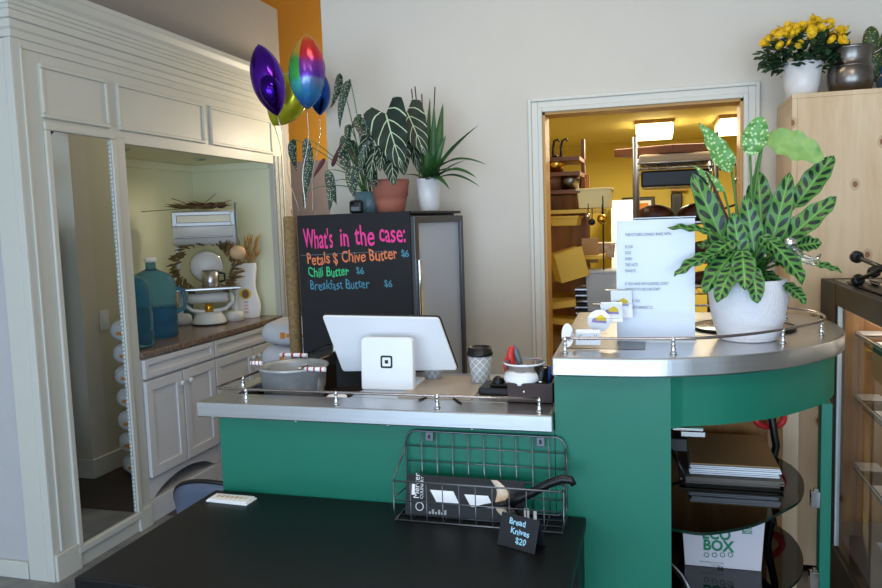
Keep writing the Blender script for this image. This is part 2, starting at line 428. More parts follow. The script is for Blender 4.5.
# back wall with doorway
DL = W(542.3,113,Y=BW).x; DR = W(743.3,101,Y=BW).x; DT = 1.955
WL = -1.625
mb = MB(); mb.box(WL,BW,0,DL,BW+.13,2.95); mb.box(DR,BW,0,3.4,BW+.13,2.95); mb.box(DL,BW,DT,DR,BW+.13,2.95)
struct(mb, 'wall_back', M['wall'])
mb = MB(); cw = .066
for i, (a, b_, d) in enumerate(((0, .02, .018), (.02, .05, .012), (.05, cw, .022))):
    y0, y1 = BW-d, BW
    mb.box(DL-b_, y0, 0, DL-a, y1, DT+b_); mb.box(DR+a, y0, 0, DR+b_, y1, DT+b_); mb.box(DL-a, y0, DT+a, DR+a, y1, DT+b_)
struct(mb, 'trim_1', M['trimw'], bevel=.003)
mb = MB(); mb.box(DL,BW,0,DL+.012,BW+.14,DT); mb.box(DR-.012,BW,0,DR,BW+.14,DT); mb.box(DL,BW,DT-.012,DR,BW+.14,DT)
struct(mb, 'trim_2', mat('jamb_warm_paint', '#c79a5a', .5))
# hall beside the back wall
struct(MB().box(WL,BW+.13,0,WL+.12,5.6,2.95), 'wall_hall', mat('hall_sage_paint', '#cfceb8', .75))
mb = MB(); mb.box(-3.6,5.6,1.98,-1.5,5.7,3.6); struct(mb, 'wall_hall.001', M['hall'])
mb = MB(); mb.box(-3.6,5.58,0,-1.5,5.69,1.98); struct(mb, 'wall_hall.002', M['greyhall'])
struct(MB().box(-3.6,4.8,3.3,-1.5,5.7,3.4), 'ceiling.002', M['hall'])
mb = MB(); mb.box(WL-.012,BW-.012,0,WL+.12,BW,.115); mb.box(WL-.012,BW,0,WL,5.55,.115); mb.box(WL+.12,BW-.012,0,DL-cw,BW,.115)
struct(mb, 'baseboard_back', M['trimw'], bevel=.004)
# left walls
struct(MB().box(-2.62,2.44,2.2,-2.5,4.84,2.95), 'wall_left', M['wall_grey'])
struct(MB().box(-2.62,4.70,0,-2.46,4.84,2.4), 'wall_left.001', M['wall_grey'])
struct(MB().box(-3.4,2.47,0,-2.5,2.56,2.95), 'wall_left.002', M['plaster'])
struct(MB().box(-3.4,2.452,0,-2.565,2.47,.075), 'baseboard_left', M['cab'], bevel=.004)
struct(MB().box(-3.5,-3,0,-3.4,6,3.05), 'wall_left.003', M['wall'])
struct(MB().box(3.4,-3,0,3.5,9,3.05), 'wall_right', M['wall'])
# street side wall with shop window openings behind the camera
mb = MB(); mb.box(-3.4,-3,0,3.4,-2.88,.08); mb.box(-3.4,-3,2.05,3.4,-2.88,3.05)
for x0, x1 in ((-3.4,-2.9),(-.12,.12),(2.9,3.4)): mb.box(x0,-3,.08,x1,-2.88,2.05)
struct(mb, 'wall_front', M['wall'])
# kitchen shell
KZ = 2.25
struct(MB().box(-1.5,8.5,0,3.4,8.6,KZ), 'wall_kitchen', M['yel'])
struct(MB().box(-1.5,BW+.13,KZ,3.4,8.6,KZ+.1), 'ceiling.001', M['yelceil'])
struct(MB().box(-1.5,5.7,0,-1.4,8.5,KZ), 'wall_kitchen.001', M['yel'])
struct(MB().box(WL+.12,BW+.13,0,WL+.16,5.7,KZ), 'wall_kitchen.002', M['yel'])
struct(MB().box(-1.2,4.1,2.12,3.0,4.22,KZ), 'trim_3', wood('soffit_beam', '#b5782c', '#a0661f', 'X'))
struct(MB().box(1.55,BW+.13,0,1.62,8.5,KZ), 'wall_kitchen.003', M['yel'])

# light switch on the wall that turns into the hall (seen in the mirror)
sw = thing('light_switch', 'white rocker light switch plate reflected in the narrow mirror', 'light switch', (WL-.002,3.80,.93))
MB().box(WL-.008,3.765,.87,WL,3.835,.99).build('plate', M['wplast'], sw, bevel=.003)
MB().box(WL-.013,3.79,.905,WL-.006,3.81,.955).build('rocker', M['wplast'], sw, bevel=.002)

# ================================================================== BUILT-IN HUTCH
hutch = thing('built_in_hutch', 'tall off-white built-in wall hutch with crown moulding and panelled fascia', 'cabinet', (CX,2.46,0))
Y0, Y1 = 2.46, 4.68
NY0, NY1, NZ0, NZ1 = 3.085, 4.54, .866, 1.876
NB = -3.05
# face frame : boxes around openings (thickness to the left of the face)
mb = MB(); T = .035
mb.box(CX-T,Y0,0,CX,2.60,2.31)
mb.box(CX-T,2.60,1.90,CX,NY0,2.31)
mb.box(CX-T,2.99,0,CX,NY0,1.90)
mb.box(CX-T,NY0,NZ1,CX,Y1,2.31)
mb.box(CX-T,NY1,.0,CX,Y1,NZ1)
mb.box(CX-T,2.60,.0,CX,2.99,.085)
mb.build('face_frame', M['cab'], hutch, bevel=.002)
MB().box(-2.56,Y0-.006,0,CX-T-.001,Y0+.018,2.232).box(CX-T-.001,Y0-.006,0,CX,Y0-.0005,2.232).build('end_board', M['cab'], hutch, bevel=.004)
MB().box(-2.6,Y0+.02,0,CX-T,Y0+.05,2.31).box(-2.6,2.99,0,CX-T,3.06,NZ1).build('carcass_side', M['cab'], hutch)
# crown
def sweep(prof, y0, y1, wrap):
    """profile (out, z) run along the face and turned round the near end"""
    mb = MB(); n = len(prof)
    rows = [[Vector((CX+o, y1, z)) for o, z in prof], [Vector((CX+o, y0-o, z)) for o, z in prof], [Vector((wrap, y0-o, z)) for o, z in prof]]
    b = 0; mb.v = [p for r in rows for p in r]
    for r in range(2):
        for i in range(n-1): mb.face((r*n+i, (r+1)*n+i, (r+1)*n+i+1, r*n+i+1))
    mb.face([i for i in range(n)]); 
    return mb
prof = [(0,2.235),(.006,2.235),(.008,2.262),(.016,2.270),(.018,2.298),(.03,2.302),(.032,2.33),(.038,2.333),(.04,2.347),(.046,2.35),(.048,2.364),(.054,2.367),(.056,2.385),(.07,2.40),(.085,2.425),(.09,2.43),(.09,2.45),(0,2.45)]
c = sweep(prof, Y0, 4.82, -2.60).build('crown', M['cab'], hutch)
MB().box(-2.6,Y0,2.30,CX,4.82,2.449).build('crown_core', M['cab'], hutch)
# narrow bead down the frame and its top line
mb = MB(); mb.box(CX,2.495,.12,CX+.008,2.507,2.205); mb.box(CX,2.495,2.198,CX+.008,4.60,2.21)
mb.build('bead', M['cab'], hutch, bevel=.002)
def raised(y0, z0, y1, z1, name='fascia_panel'):
    p = MB().box(CX,y0,z0,CX+.004,y1,z1).build(name, M['cab'], hutch)
    q = MB(); w = .018
    for a in ((y0,z0,y1,z0+w),(y0,z1-w,y1,z1),(y0,z0+w,y0+w,z1-w),(y1-w,z0+w,y1,z1-w)):
        q.box(CX,a[0],a[1],CX+.014,a[2],a[3])
    q.build('moulding', M['cab'], p, bevel=.005)
raised(2.585,1.935,2.985,2.155); raised(3.045,1.935,3.755,2.155); raised(3.815,1.935,4.53,2.155)
# mirror door
md = MB(); my0, my1, mz0, mz1 = 2.614, 2.978, .098, 1.886
for a in ((2.585,.065,3.01,mz0),(2.585,mz1,3.01,mz1+.035),(2.585,mz0,my0,mz1),(my1,mz0,3.01,mz1)):
    md.box(CX,a[0],a[1],CX+.016,a[2],a[3])
mdo = md.build('mirror_door', M['cab'], hutch, bevel=.005)
MB().box(CX-.004,my0,mz0,CX+.003,my1,mz1).build('mirror', M['mirror'], mdo)
mb = MB()
for i in range(90):
    mb.sphere((CX+.006, my1-.006, mz0+.02+i*(mz1-mz0-.04)/89), (.004,.005,.0095), 6, 5)
mb.build('bead_strip', M['gedge'], mdo)
# base blocks
for q in ((CX,Y0,0,CX+.014,2.60,.115),(CX,2.99,0,CX+.014,NY0,.105)): MB().box(*q).build('plinth_block', M['cab'], hutch, bevel=.003)
# niche
mb = MB(); mb.box(NB-.02,3.05,.84,NB,NY1+.02,NZ1+.1); mb.box(NB,NY1,.84,CX-T,NY1+.02,NZ1+.1); mb.box(NB,NY0-.03,.84,CX-T,NY0,NZ1+.1); mb.box(NB,NY0,NZ1+.02,CX-T,NY1,NZ1+.04)
mb.build('niche_lining', M['lime'], hutch)
mb = MB(); mb.box(NB,NY0,NZ1-.03,NB+.02,NY1,NZ1+.02); mb.box(NB,NY1-.02,NZ1-.03,CX-T,NY1,NZ1+.02)
mb.build('niche_cove', M['lime'], hutch, bevel=.006)
for yy in (4.144, 3.42):
    p = MB().lathe([(.03,0),(.042,0),(.042,.006),(.03,.006)], (-2.716,yy,NZ1+.012), 24).build('puck_light', M['chrome'], hutch)
    MB().lathe([(.0,0),(.029,0),(.029,.004),(0,.004)], (-2.716,yy,NZ1+.014), 20).build('lens', M['darkm'], p)
# reeded casing right of the niche
mb = MB()
for k, yy in enumerate((4.548,4.566,4.60,4.618,4.65)): mb.box(CX,yy,.75,CX+.012,yy+.012,1.93)
mb.build('reeding', M['cab'], hutch, bevel=.003)

# worktop and base cabinets
wt = MB(); n = 24; poly = []
for i in range(n+1):
    y = NY0+.002+(NY1-.004-NY0)*i/n; poly.append((CX+.012+.015*math.sin(PI*i/n), y))
poly += [(NB+.002,NY1-.002),(NB+.002,NY0+.002)]
o = wt.prism(poly, .832, .866).build('worktop', M['gran'], bevel=.006); tag(o, 'brown speckled granite worktop in the green niche', 'worktop')
def base_cab(y0, y1, label, cols):
    t = thing('base_cabinet', label, 'cabinet', (CX,y0,0), group='white shaker base cabinets')
    mb = MB(); mb.box(-2.98,y0,.2,CX-.004,y1,.83)
    mb.build('carcass', M['cabw'], t)
    # arched toe board
    mb = MB(); n = 16
    pl = [(y0,.225)]+[(y1,.225),(y1,.12)]+[(y1-.03-(y1-y0-.06)*i/n, .12+.075*math.sin(PI*i/n)**.7 if 0 < i < n else .12) for i in range(n+1)]+[(y0,.12)]
    Mx = Matrix(((0,0,1,CX-.02),(1,0,0,0),(0,1,0,0),(0,0,0,1)))
    mb.prism(pl, 0, .02, M=Mx); mb.build('toe_board', M['cabw'], t)
    MB().box(CX-.30,y0,0,CX-.28,y1,.2).build('toe_kick', M['greyp'], t)
    MB().box(CX-.28,y0,.0,CX,y1,.115).build('plinth', M['cabw'], t, bevel=.003)
    wd = (y1-y0)/cols
    for c_ in range(cols):
        a, b_ = y0+wd*c_+.006, y0+wd*(c_+1)-.006
        d = MB(); z0, z1 = .235, .718
        d.box(CX,a,z0,CX+.010,b_,z1); s = .05
        for q in ((a,z0,b_,z0+s),(a,z1-s,b_,z1),(a,z0+s,a+s,z1-s),(b_-s,z0+s,b_,z1-s)): d.box(CX+.01,q[0],q[1],CX+.02,q[2],q[3])
        do = d.build('door', M['cabw'], t, bevel=.002)
        ky = b_-.03 if c_ % 2 == 0 else a+.03
        MB().lathe([(.006,0),(.006,.012),(.014,.017),(.015,.024),(.008,.03),(0,.031)], (0,0,0), 16, M=Matrix.Rotation(PI/2,4,'Y')).build_at('knob', M['enamel'], do, (CX+.02,ky,.66))
    d = MB(); a, b_ = y0+.006, y1-.006; z0, z1 = .732, .826
    d.box(CX,a,z0,CX+.010,b_,z1); s = .028
    for q in ((a,z0,b_,z0+s),(a,z1-s,b_,z1),(a,z0+s,a+s,z1-s),(b_-s,z0+s,b_,z1-s)): d.box(CX+.01,q[0],q[1],CX+.02,q[2],q[3])
    d.build('drawer', M['cabw'], t, bevel=.002)
def build_at(s, name, mat_, parent, p, **k):
    p = Vector(p); s.v = [v+p for v in s.v]; return s.build(name, mat_, parent, **k)
MB.build_at = build_at
base_cab(NY0+.002, 3.698, 'white shaker base cabinet with arched toe board, next to the mirror', 2)
base_cab(3.702, NY1-.002, 'white shaker base cabinet at the far end, behind the metal bucket', 2)

# ================================================================== NICHE THINGS
# water jug
jp = W(153,325,Z=.868); jp = Vector((-2.70,3.57,.868))
t = thing('water_jug', 'large translucent blue water jug with moulded handle on the worktop', 'water jug', jp)
pr_ = [(0,0),(.118,0),(.126,.01),(.126,.07),(.120,.08),(.126,.09),(.126,.19),(.120,.20),(.126,.21),(.126,.29),(.124,.31),(.10,.345),(.05,.37),(.028,.38),(.026,.42),(.032,.425)]
MB().lathe(pr_, jp, 48).build('bottle', M['jug'], t)
MB().lathe([(0,.006),(.112,.006),(.119,.02),(.119,.165),(0,.165)], jp, 40).build('water', M['jugw'], t)
MB().lathe([(.034,.418),(.034,.44),(.03,.444),(0,.444)], jp, 24).build('cap', M['paper'], t)
hp = jp+Vector((.085,.085,0))
MB().tube([hp+Vector((.0,.0,.13)), hp+Vector((.035,.03,.15)), hp+Vector((.04,.035,.20)), hp+Vector((.035,.03,.25)), hp+Vector((0,0,.27))], .012, 10).build('handle', M['jug'], t)
jp2 = Vector((-2.60,3.225,.868))
t = thing('water_jug', 'blue water jug partly hidden by the mirror edge', 'water jug', jp2)
MB().lathe(pr_, jp2, 40).build('bottle', M['jug'], t)
MB().lathe([(.034,.418),(.034,.44),(.03,.444),(0,.444)], jp2, 24).build('cap', M['paper'], t)
bl = W(189,322,Z=.868)
t = thing('storage_canister', 'small blue-grey canister between water jug and enamel scale', 'canister', (bl.x-.05,bl.y+.05,.868))
MB().lathe([(0,0),(.045,0),(.045,.10),(.04,.105),(0,.106)], t.location, 24).build('body', M['jug'], t)
MB().lathe([(.047,.10),(.047,.115),(0,.116)], t.location, 24).build('lid', M['bluepot'], t)

# vintage enamel scale, facing +X,-Y
sc = Vector((-2.70,4.11,.868))
ax = Vector((.55,-.83,0)).normalized(); ay = Vector((.83,.55,0)).normalized()   # ax toward the viewer, ay to the right
SM = Matrix((ay, -ax, Vector((0,0,1)))).transposed().to_4x4(); SM.translation = sc
t = thing('shop_scale', 'white enamel antique counter scale with drum head and platform', 'scale', sc)
def loc_build(mb, name, m_, par, **k):
    mb.v = [SM @ p for p in mb.v]; return mb.build(name, m_, par, **k)
b = MB(); b.lathe([(0,0),(.105,0),(.10,.02),(.085,.06),(.075,.075),(0,.078)], (0,-.02,0), 32); loc_build(b, 'base', M['enamel'], t)
b = MB(); b.lathe([(0,0),(.108,0),(.108,.008),(0,.008)], (0,-.02,0), 32); loc_build(b, 'base_ring', M['darkm'], t)
for xx in (-.17,.15):
    b = MB(); b.lathe([(0,0),(.07,0),(.06,.05),(.05,.06),(0,.06)], (xx,.09,0), 24); loc_build(b, 'rear_foot', M['enamel'], t)
b = MB(); b.cyl((0,-.02,.075),(0,-.02,.13),.03,.022,20); loc_build(b, 'neck', M['brass'], t)
b = MB(); b.tube([(-.14,-.02,.19),(-.145,-.02,.13),(-.10,-.02,.09),(0,-.02,.075),(.10,-.02,.09),(.145,-.02,.13),(.14,-.02,.19)], .013, 10); loc_build(b, 'yoke', M['enamel'], t)
b = MB(); b.tube([(-.12,-.02,.165),(-.11,-.02,.165),(.11,-.02,.165),(.12,-.02,.165)], [.02,.034,.034,.02], 16); loc_build(b, 'beam', M['enamel'], t)
b = MB(); b.box(-.20,-.10,.215,.20,.08,.232); loc_build(b, 'platform', M['steel'], t, bevel=.005)
for xx in (-.18,.155):
    b = MB(); b.box(xx,.055,.05,xx+.025,.075,.60); loc_build(b, 'pillar', M['enamel'], t, bevel=.005)
b = MB(); b.sphere((0,.07,.36), (.10,.03,.09), 24, 12); loc_build(b, 'dial', M['enamel'], t)
b = MB(); b.lathe([(.098,-.006),(.104,0),(.098,.006)], (0,.045,.36), 32, M=Matrix.Rotation(PI/2,4,'X')); loc_build(b, 'dial_ring', M['chrome'], t)
# drum head
b = MB(); n = 20
pl = [(.075*math.cos(a)*1.0, .075*math.sin(a)*1.45) for a in [2*PI*i/n for i in range(n)]]
Mx = Matrix(((0,0,1,-.19),(1,0,0,.02),(0,1,0,.60),(0,0,0,1)))
b.prism(pl, 0, .38, M=Mx, sm=True); hd = loc_build(b, 'drum', M['enamel'], t, bevel=.008)
b = MB()
for q in ((-.17,.61,.17,.635),(-.17,.675,.17,.70),(-.185,.61,-.155,.70),(.155,.61,.185,.70),(-.17,.54,.17,.55)): b.box(q[0],-.063,q[1],q[2],-.04,q[3])
loc_build(b, 'steel_window_frame', mat('satin_steel', '#a9abad', .4, .7), hd, bevel=.004)
b = MB(); b.box(-.155,-.058,.635,.155,-.045,.675); loc_build(b, 'window', mat('scale_chart', '#e2dcc0', .3), hd)
# steel cup on the platform
p = SM @ Vector((.02,-.01,.234))
t = thing('steel_cup', 'small brushed steel cup standing on the scale platform', 'cup', p)
MB().lathe([(0,0),(.052,0),(.054,.002),(.054,.10),(.05,.10),(.05,.006),(0,.006)], p, 28).build('body', M['steel'], t)
MB().tube([p+ay*.052+Vector((0,0,.085)), p+ay*.085+Vector((0,0,.075)), p+ay*.085+Vector((0,0,.035)), p+ay*.052+Vector((0,0,.025))], .007, 8).build('handle', M['darkm'], t)
# wreath of dried herb around the scale dial
def stalks(mb, c, dirs, ln, r, n=4):
    for d in dirs:
        d = Vector(d); mb.tube([c, c+d*ln*.5+Vector((0,0,-.005)), c+d*ln], [r, r*.9, r*.3], n)
mb = MB()
for i in range(150):
    a = random.uniform(-.35*PI, 1.35*PI); R_ = .155+random.uniform(-.02,.02)
    c = SM @ Vector((R_*math.cos(a)*1.05, -.005+random.uniform(-.02,.03), .355+R_*math.sin(a)))
    tdir = SM.to_3x3() @ Vector((math.cos(a)*.8-math.sin(a)*.6, random.uniform(-.3,.2), math.sin(a)*.8+math.cos(a)*.6))
    tdir = (tdir+Vector([random.uniform(-.5,.5) for _ in range(3)])).normalized()
    mb.tube([c, c+tdir*.03, c+tdir*.065], [.003,.008,.001], 5)
o = mb.build('dried_wreath', M['wreath']); tag(o, 'curved wreath of dried wheat heads hung on the scale', 'wreath')
# dried bundle on top of scale
mb = MB(); top = SM @ Vector((-.02,.02,.716))
for i in range(60):
    s_ = -1 if i < 38 else 1
    d = SM.to_3x3() @ Vector((s_*random.uniform(.7,1), random.uniform(-.25,.25), random.uniform(.0,.28)))
    c = top + SM.to_3x3() @ Vector((random.uniform(-.06,.10), random.uniform(-.03,.03), random.uniform(0,.02)))
    L_ = random.uniform(.10,.19 if s_ < 0 else .14)
    mb.tube([c, c+d*L_*.6, c+d*L_], [.0015,.004,.0008], 4)
for (dx,dz,L_) in ((-1,-.02,.34),(-.8,.35,.2),(.6,.55,.17)):
    d = SM.to_3x3() @ Vector((dx,0,dz)); mb.tube([top+Vector((0,0,.01)), top+d*L_], .002, 4)
bn = tag(mb.build('dried_flower_bundle', M['wreath']), 'brown dried grass bundle lying on top of the enamel scale', 'dried flowers')
mb = MB()
for k in range(4):
    c = top + SM.to_3x3() @ Vector((-.05+.06*k,0,.022)); mb.sphere(c, (.04,.022,.02), 10, 6)
mb.build('seed_pod', M['stemr'], bn)
# hanging spoon with round wooden head
sp = SM @ Vector((.19,-.075,.47))
t = thing('wooden_ladle', 'blue-handled spoon with round pale wooden bowl hanging from scale', 'spoon', sp+Vector((0,0,.25)))
MB().tube([sp+Vector((0,0,.28)), sp+Vector((0,0,.05)), sp], .0065, 8).build('handle', M['bluepot'], t)
MB().sphere(sp+Vector((.0,0,-.03)), (.052,.045,.044), 20, 12).build('bowl', M['lball'], t)
# flour bag as a vase and wheat
fb = Vector((-2.62,4.42,.868))
t = thing('flour_bag', 'white paper flour bag with round yellow emblem holding wheat', 'flour bag', fb, rz=math.radians(30))
FM = chain(t)
def fbag(u, v):
    w = .085-.012*v+.008*math.sin(v*9); d = .05-.01*v; a = 2*PI*u
    x = math.copysign(abs(math.cos(a))**.5, math.cos(a))*w; y = math.copysign(abs(math.sin(a))**.5, math.sin(a))*d
    return FM @ Vector((x+.006*math.sin(v*7+u*6), y, .36*v))
MB().grid(fbag, 32, 14).build('bag', M['paper'], t)
mb = MB()
def disc(mb, Mx, r, n=24, y=None): mb.add([Mx @ Vector((r*math.cos(2*PI*i/n), r*(y or 1)*math.sin(2*PI*i/n), 0)) for i in range(n)], [tuple(range(n))])
Mf = FM @ Matrix.Translation((0,-.056,.16)) @ Matrix.Rotation(PI/2,4,'X')
mb = MB(); disc(mb, Mf, .036); mb.build('emblem', M['logo_y'], t)
mb = MB(); disc(mb, Mf @ Matrix.Translation((0,0,.002)), .022, y=1.3); mb.build('emblem_figure', M['brwn'], t)
mb = MB()
for i, w in enumerate((.055,.06,.05,.06)): letter(mb, FM @ Matrix.Translation((0,-.0575,.10-.022*i)) @ Matrix.Rotation(PI/2,4,'X'), ('FLOUR','ARTISAN','BREAD','100 LB')[i] if False else 'IIIIII', .018, align='CENTER')
mb.build('red_print', M['logo_r'], t)
mb = MB()
for i in range(46):
    c = fb+Vector((random.uniform(-.03,.03), random.uniform(-.02,.02), .28))
    a = random.uniform(-1,1); e = fb+Vector((a*.17*.83+random.uniform(-.02,.02), a*.13*.3, random.uniform(.44,.56)))
    d = (e-c).normalized(); mb.tube([c, e-d*.07, e-d*.035, e], [.0012,.0015,.006,.001], 5)
tag(mb.build('wheat_stalks', M['wheatl']), 'golden wheat stalks standing in the white flour bag', 'dried wheat')

# ================================================================== HALL: flour bags, burlap roll
def sack(c, w, d, h, rz, label):
    t = thing('flour_sack', label, 'flour sack', c, rz, group='stacked flour sacks by the hall')
    Mx = chain(t)
    def fn(u, v):
        a = 2*PI*u; ph = -PI/2+PI*v
        cx = math.copysign(abs(math.cos(a))**.45, math.cos(a)); sy = math.copysign(abs(math.sin(a))**.45, math.sin(a))
        r = abs(math.cos(ph))**.35; z = math.copysign(abs(math.sin(ph))**.8, math.sin(ph))
        return Mx @ Vector((w/2*cx*r, d/2*sy*r, h/2+h/2*z+.006*math.sin(a*5)))
    MB().grid(fn, 36, 14).build('sack', M['bagw'], t)
    mb = MB()
    for k, (x, w_, h_) in enumerate(((-.045,.03,.035),(-.01,.03,.02),(.03,.035,.03),(.065,.03,.018))):
        mb.box(x,-d/2-.001,h*.45-h_/2,x+w_,-d/2+.004,h*.45+h_/2, M=Mx)
    mb.build('orange_print', M['logo_o'], t, bevel=.004)
    return t
hs = [0,.135,.27,.405,.54,.675,.81]
nm = ['lowest','second from the floor','third from the floor','fourth from the floor','fifth from the floor','just under the top one','topmost']
for i, z in enumerate(hs):
    sack((-1.93+.008*math.sin(i*2.1), 3.82+.01*math.cos(i*1.7), z+.002), .37, .33, .128, math.radians(4+3*math.sin(i)), 'white flour sack with orange print, %s in the hall stack' % nm[i])
t = thing('burlap_roll', 'tall upright roll of brown burlap left of the chalkboard', 'burlap roll', (-1.675,3.26,0))
MB().lathe([(0,.0),(.03,.0),(.031,.4),(.029,.8),(.032,1.2),(.03,1.5),(.022,1.505),(0,1.505)], (-1.675,3.26,0), 20, mod=lambda a,z: 1+.08*math.sin(3*a+9*z)).build('roll', M['burlap'], t)
for z in (1.22,): MB().lathe([(.033,z),(.036,z+.006),(.033,z+.012)], (-1.675,3.26,0), 16).build('twine', M['wheat'], t)

# ================================================================== BALLOONS
def balloon(name, label, c, h, w, d, m_, tilt=0, rz=0, knot=None, seams=True):
    t = thing(name, label, 'balloon', c, group='foil balloons'); Mx = chain(t) @ RZ(rz) @ Matrix.Rotation(tilt, 4, 'Y')
    def fn(u, v):
        a = 2*PI*u; z = -1+2*v; r = max(0,1-abs(z)**2.1)**.8 if abs(z) < 1 else 0
        cr = 1+.02*math.sin(14*a)*math.sin(PI*v*6)*r
        ridge = 1 if True else 0
        x = math.copysign(abs(math.cos(a))**.9, math.cos(a)); y = math.sin(a)
        return Mx @ Vector((w/2*x*r*cr, d/2*y*r*cr, h/2*z))
    MB().grid(fn, 40, 24).build('foil', m_, t)
    return t, Mx
def ribbon(p0, p1, par, ):
    p0, p1 = Vector(p0), Vector(p1); pts = []
    for i in range(15):
        f = i/14; pts.append(p0.lerp(p1, f)+Vector((.012*math.sin(f*7), .01*math.cos(f*5), 0))*math.sin(PI*f))
    MB().tube(pts, .0022, 5).build('ribbon', M['ribbon'], par)
floor_w = Vector((-1.93,3.25,.03))
c = W(268,80,Y=3.1); t, Mx = balloon('foil_balloon', 'pointed purple foil balloon nearest the white cabinet', c, .33, .145, .15, M['purple'], tilt=math.radians(-13))
mb = MB()
def inner(u, v):
    a = PI*u-PI; z = -1+2*v; r = (1-abs(z)**1.7)**.9 if abs(z) < 1 else 0
    return Mx @ Vector((.018+.05*math.cos(a)*r, -.035+.055*math.sin(a)*r, -.055+.10*z))
mb.grid(inner, 24, 16).build('front_lobe', M['purpd'], t)
ribbon(Mx @ Vector((0,0,-.165)), W(300,215,Y=3.2), t)
c = W(307,72,Y=3.0); t, Mx = balloon('foil_balloon', 'rainbow patchwork foil balloon, tallest of the bunch', c, .315, .155, .15, M['rainbow'], tilt=math.radians(3))
ribbon(Mx @ Vector((0,0,-.157)), W(305,214,Y=3.0), t)
c = W(288,98,Y=3.3); t, Mx = balloon('foil_balloon', 'lime yellow foil balloon behind purple and rainbow balloons', c, .30, .19, .14, M['lime_f'], tilt=math.radians(35))
ribbon(Mx @ Vector((0,0,-.14)), W(292,214,Y=3.3), t)
c = W(319,92,Y=3.5); t, Mx = balloon('foil_balloon', 'deep blue foil balloon peeking out behind the rainbow balloon', c, .23, .11, .12, M['blue_f'])
ribbon(Mx @ Vector((0,0,-.1)), W(312,214,Y=3.35), t)

# ================================================================== FRIDGE
N_ = Vector((-.974,3.020,0)); Lc = Vector((-1.583,3.158,0)); ex = (N_-Lc).normalized(); ey = Vector((-ex.y, ex.x, 0))
FW = (N_-Lc).length; FD = .45; FH = 1.505
fr = thing('display_fridge', 'black upright display fridge, chalkboard menu on its side, glass door right', 'fridge', Lc, math.atan2(ex.y, ex.x))
FMx = chain(fr)
MB().box(0,.0,.03,FW-.045,FD,FH-.012, M=FMx).build('body', M['fridgeb'], fr, bevel=.004)
MB().box(0,0,FH-.012,FW-.01,FD,FH, M=FMx).build('top_panel', M['blk'], fr, bevel=.003)
MB().box(.003,-.006,.05,FW-.02,0,FH-.001, M=FMx).build('chalkboard', M['chalk'], fr)
d = MB(); x0, x1 = FW-.045, FW
for q in ((.0,.05,.035,FH-.022),(FD-.025,.05,FD,FH-.022),(.035,.05,FD-.025,.12),(.035,FH-.052,FD-.025,FH-.022)): d.box(x0,q[0],q[1],x1,q[2],q[3], M=FMx)
do = d.build('door', M['fridgef'], fr, bevel=.003)
MB().box(x0+.02,.035,.12,x0+.03,FD-.025,FH-.052, M=FMx).build('door_glass', M['fridgeg'], do)
MB().box(x0-.004,.035,.1,x0,.04,FH-.05, M=FMx).build('gasket', M['blk'], do)
mb = MB(); mb.box(x1,.012,.95,x1+.012,.028,1.3, M=FMx); mb.build('door_handle', M['chrome'], do, bevel=.004)
mb = MB(); mb.box(.02,.02,0,.06,.06,.03,M=FMx); mb.box(FW-.1,.02,0,FW-.06,.06,.03,M=FMx); mb.box(.02,FD-.06,0,.06,FD-.02,.03,M=FMx); mb.box(FW-.1,FD-.06,0,FW-.06,FD-.02,.03,M=FMx)
mb.build('foot', M['blk'], fr)
def fr_text(u, v, txt, size, m_, name, **k):
    """lettering on the chalkboard starting at photo pixel (u,v)"""
    p = FMx.inverted()
    d = CR*((u-441)/FPX) + CU*((294-v)/FPX) + CF
    nrm = -ey; t_ = (Lc-CAM - ey*.0065).dot(nrm)/d.dot(nrm); q = CAM+d*t_
    Mx = frame(q, ex+Vector((0,0,k.pop('rise',.03))), Vector((0,0,1)))
    mb = MB(); letter(mb, Mx, txt, size, **k); return mb.build(name, m_, fr)
fr_text(304,248.5,"What's", .124, M['pink'], 'pink_heading', off=.0015, wob=.03, space=1, rise=.03, xs=.47)
fr_text(340,247,"in", .115, M['pink'], 'pink_heading', off=.0015, wob=.03, xs=.65)
fr_text(355,246,"the", .125, M['pink'], 'pink_heading', off=.0012, wob=.03, xs=.65)
fr_text(379,242.5,"case:", .110, M['pink'], 'pink_heading', off=.0012, wob=.03, xs=.64)
mb = MB()
a = FMx @ Vector((.055,-.0065,1.338)); 
fr_text(307,265,"Petals $ Chive Butter", .072, M['orange'], 'orange_line', off=.0007, wob=.05, rise=.05, xs=.785)
fr_text(401,257,"$6", .042, M['cblue'], 'price', off=.0004, wob=.05, space=.85)
fr_text(308,277,"Chili Butter", .062, M['cgreen'], 'green_line', off=.0005, wob=.05, rise=.03, xs=.78)
fr_text(356,274,"$6", .042, M['cblue'], 'price', off=.0004, wob=.05)
fr_text(310,290,"Breakfast Butter", .060, M['cblue'], 'blue_line', off=.0002, wob=.05, rise=.04, xs=.83)
fr_text(384,287,"$6", .042, M['cblue'], 'price', off=.0004, wob=.05)
mb = MB(); zz = 1.35
mb.box(.06,-.0068,1.330,.56,-.006,1.3325, M=FMx @ Matrix.Rotation(-.03,4,'Y') @ Matrix.Translation((-.005,0,-.01))); mb.build('underline', M['cgrey'], fr)

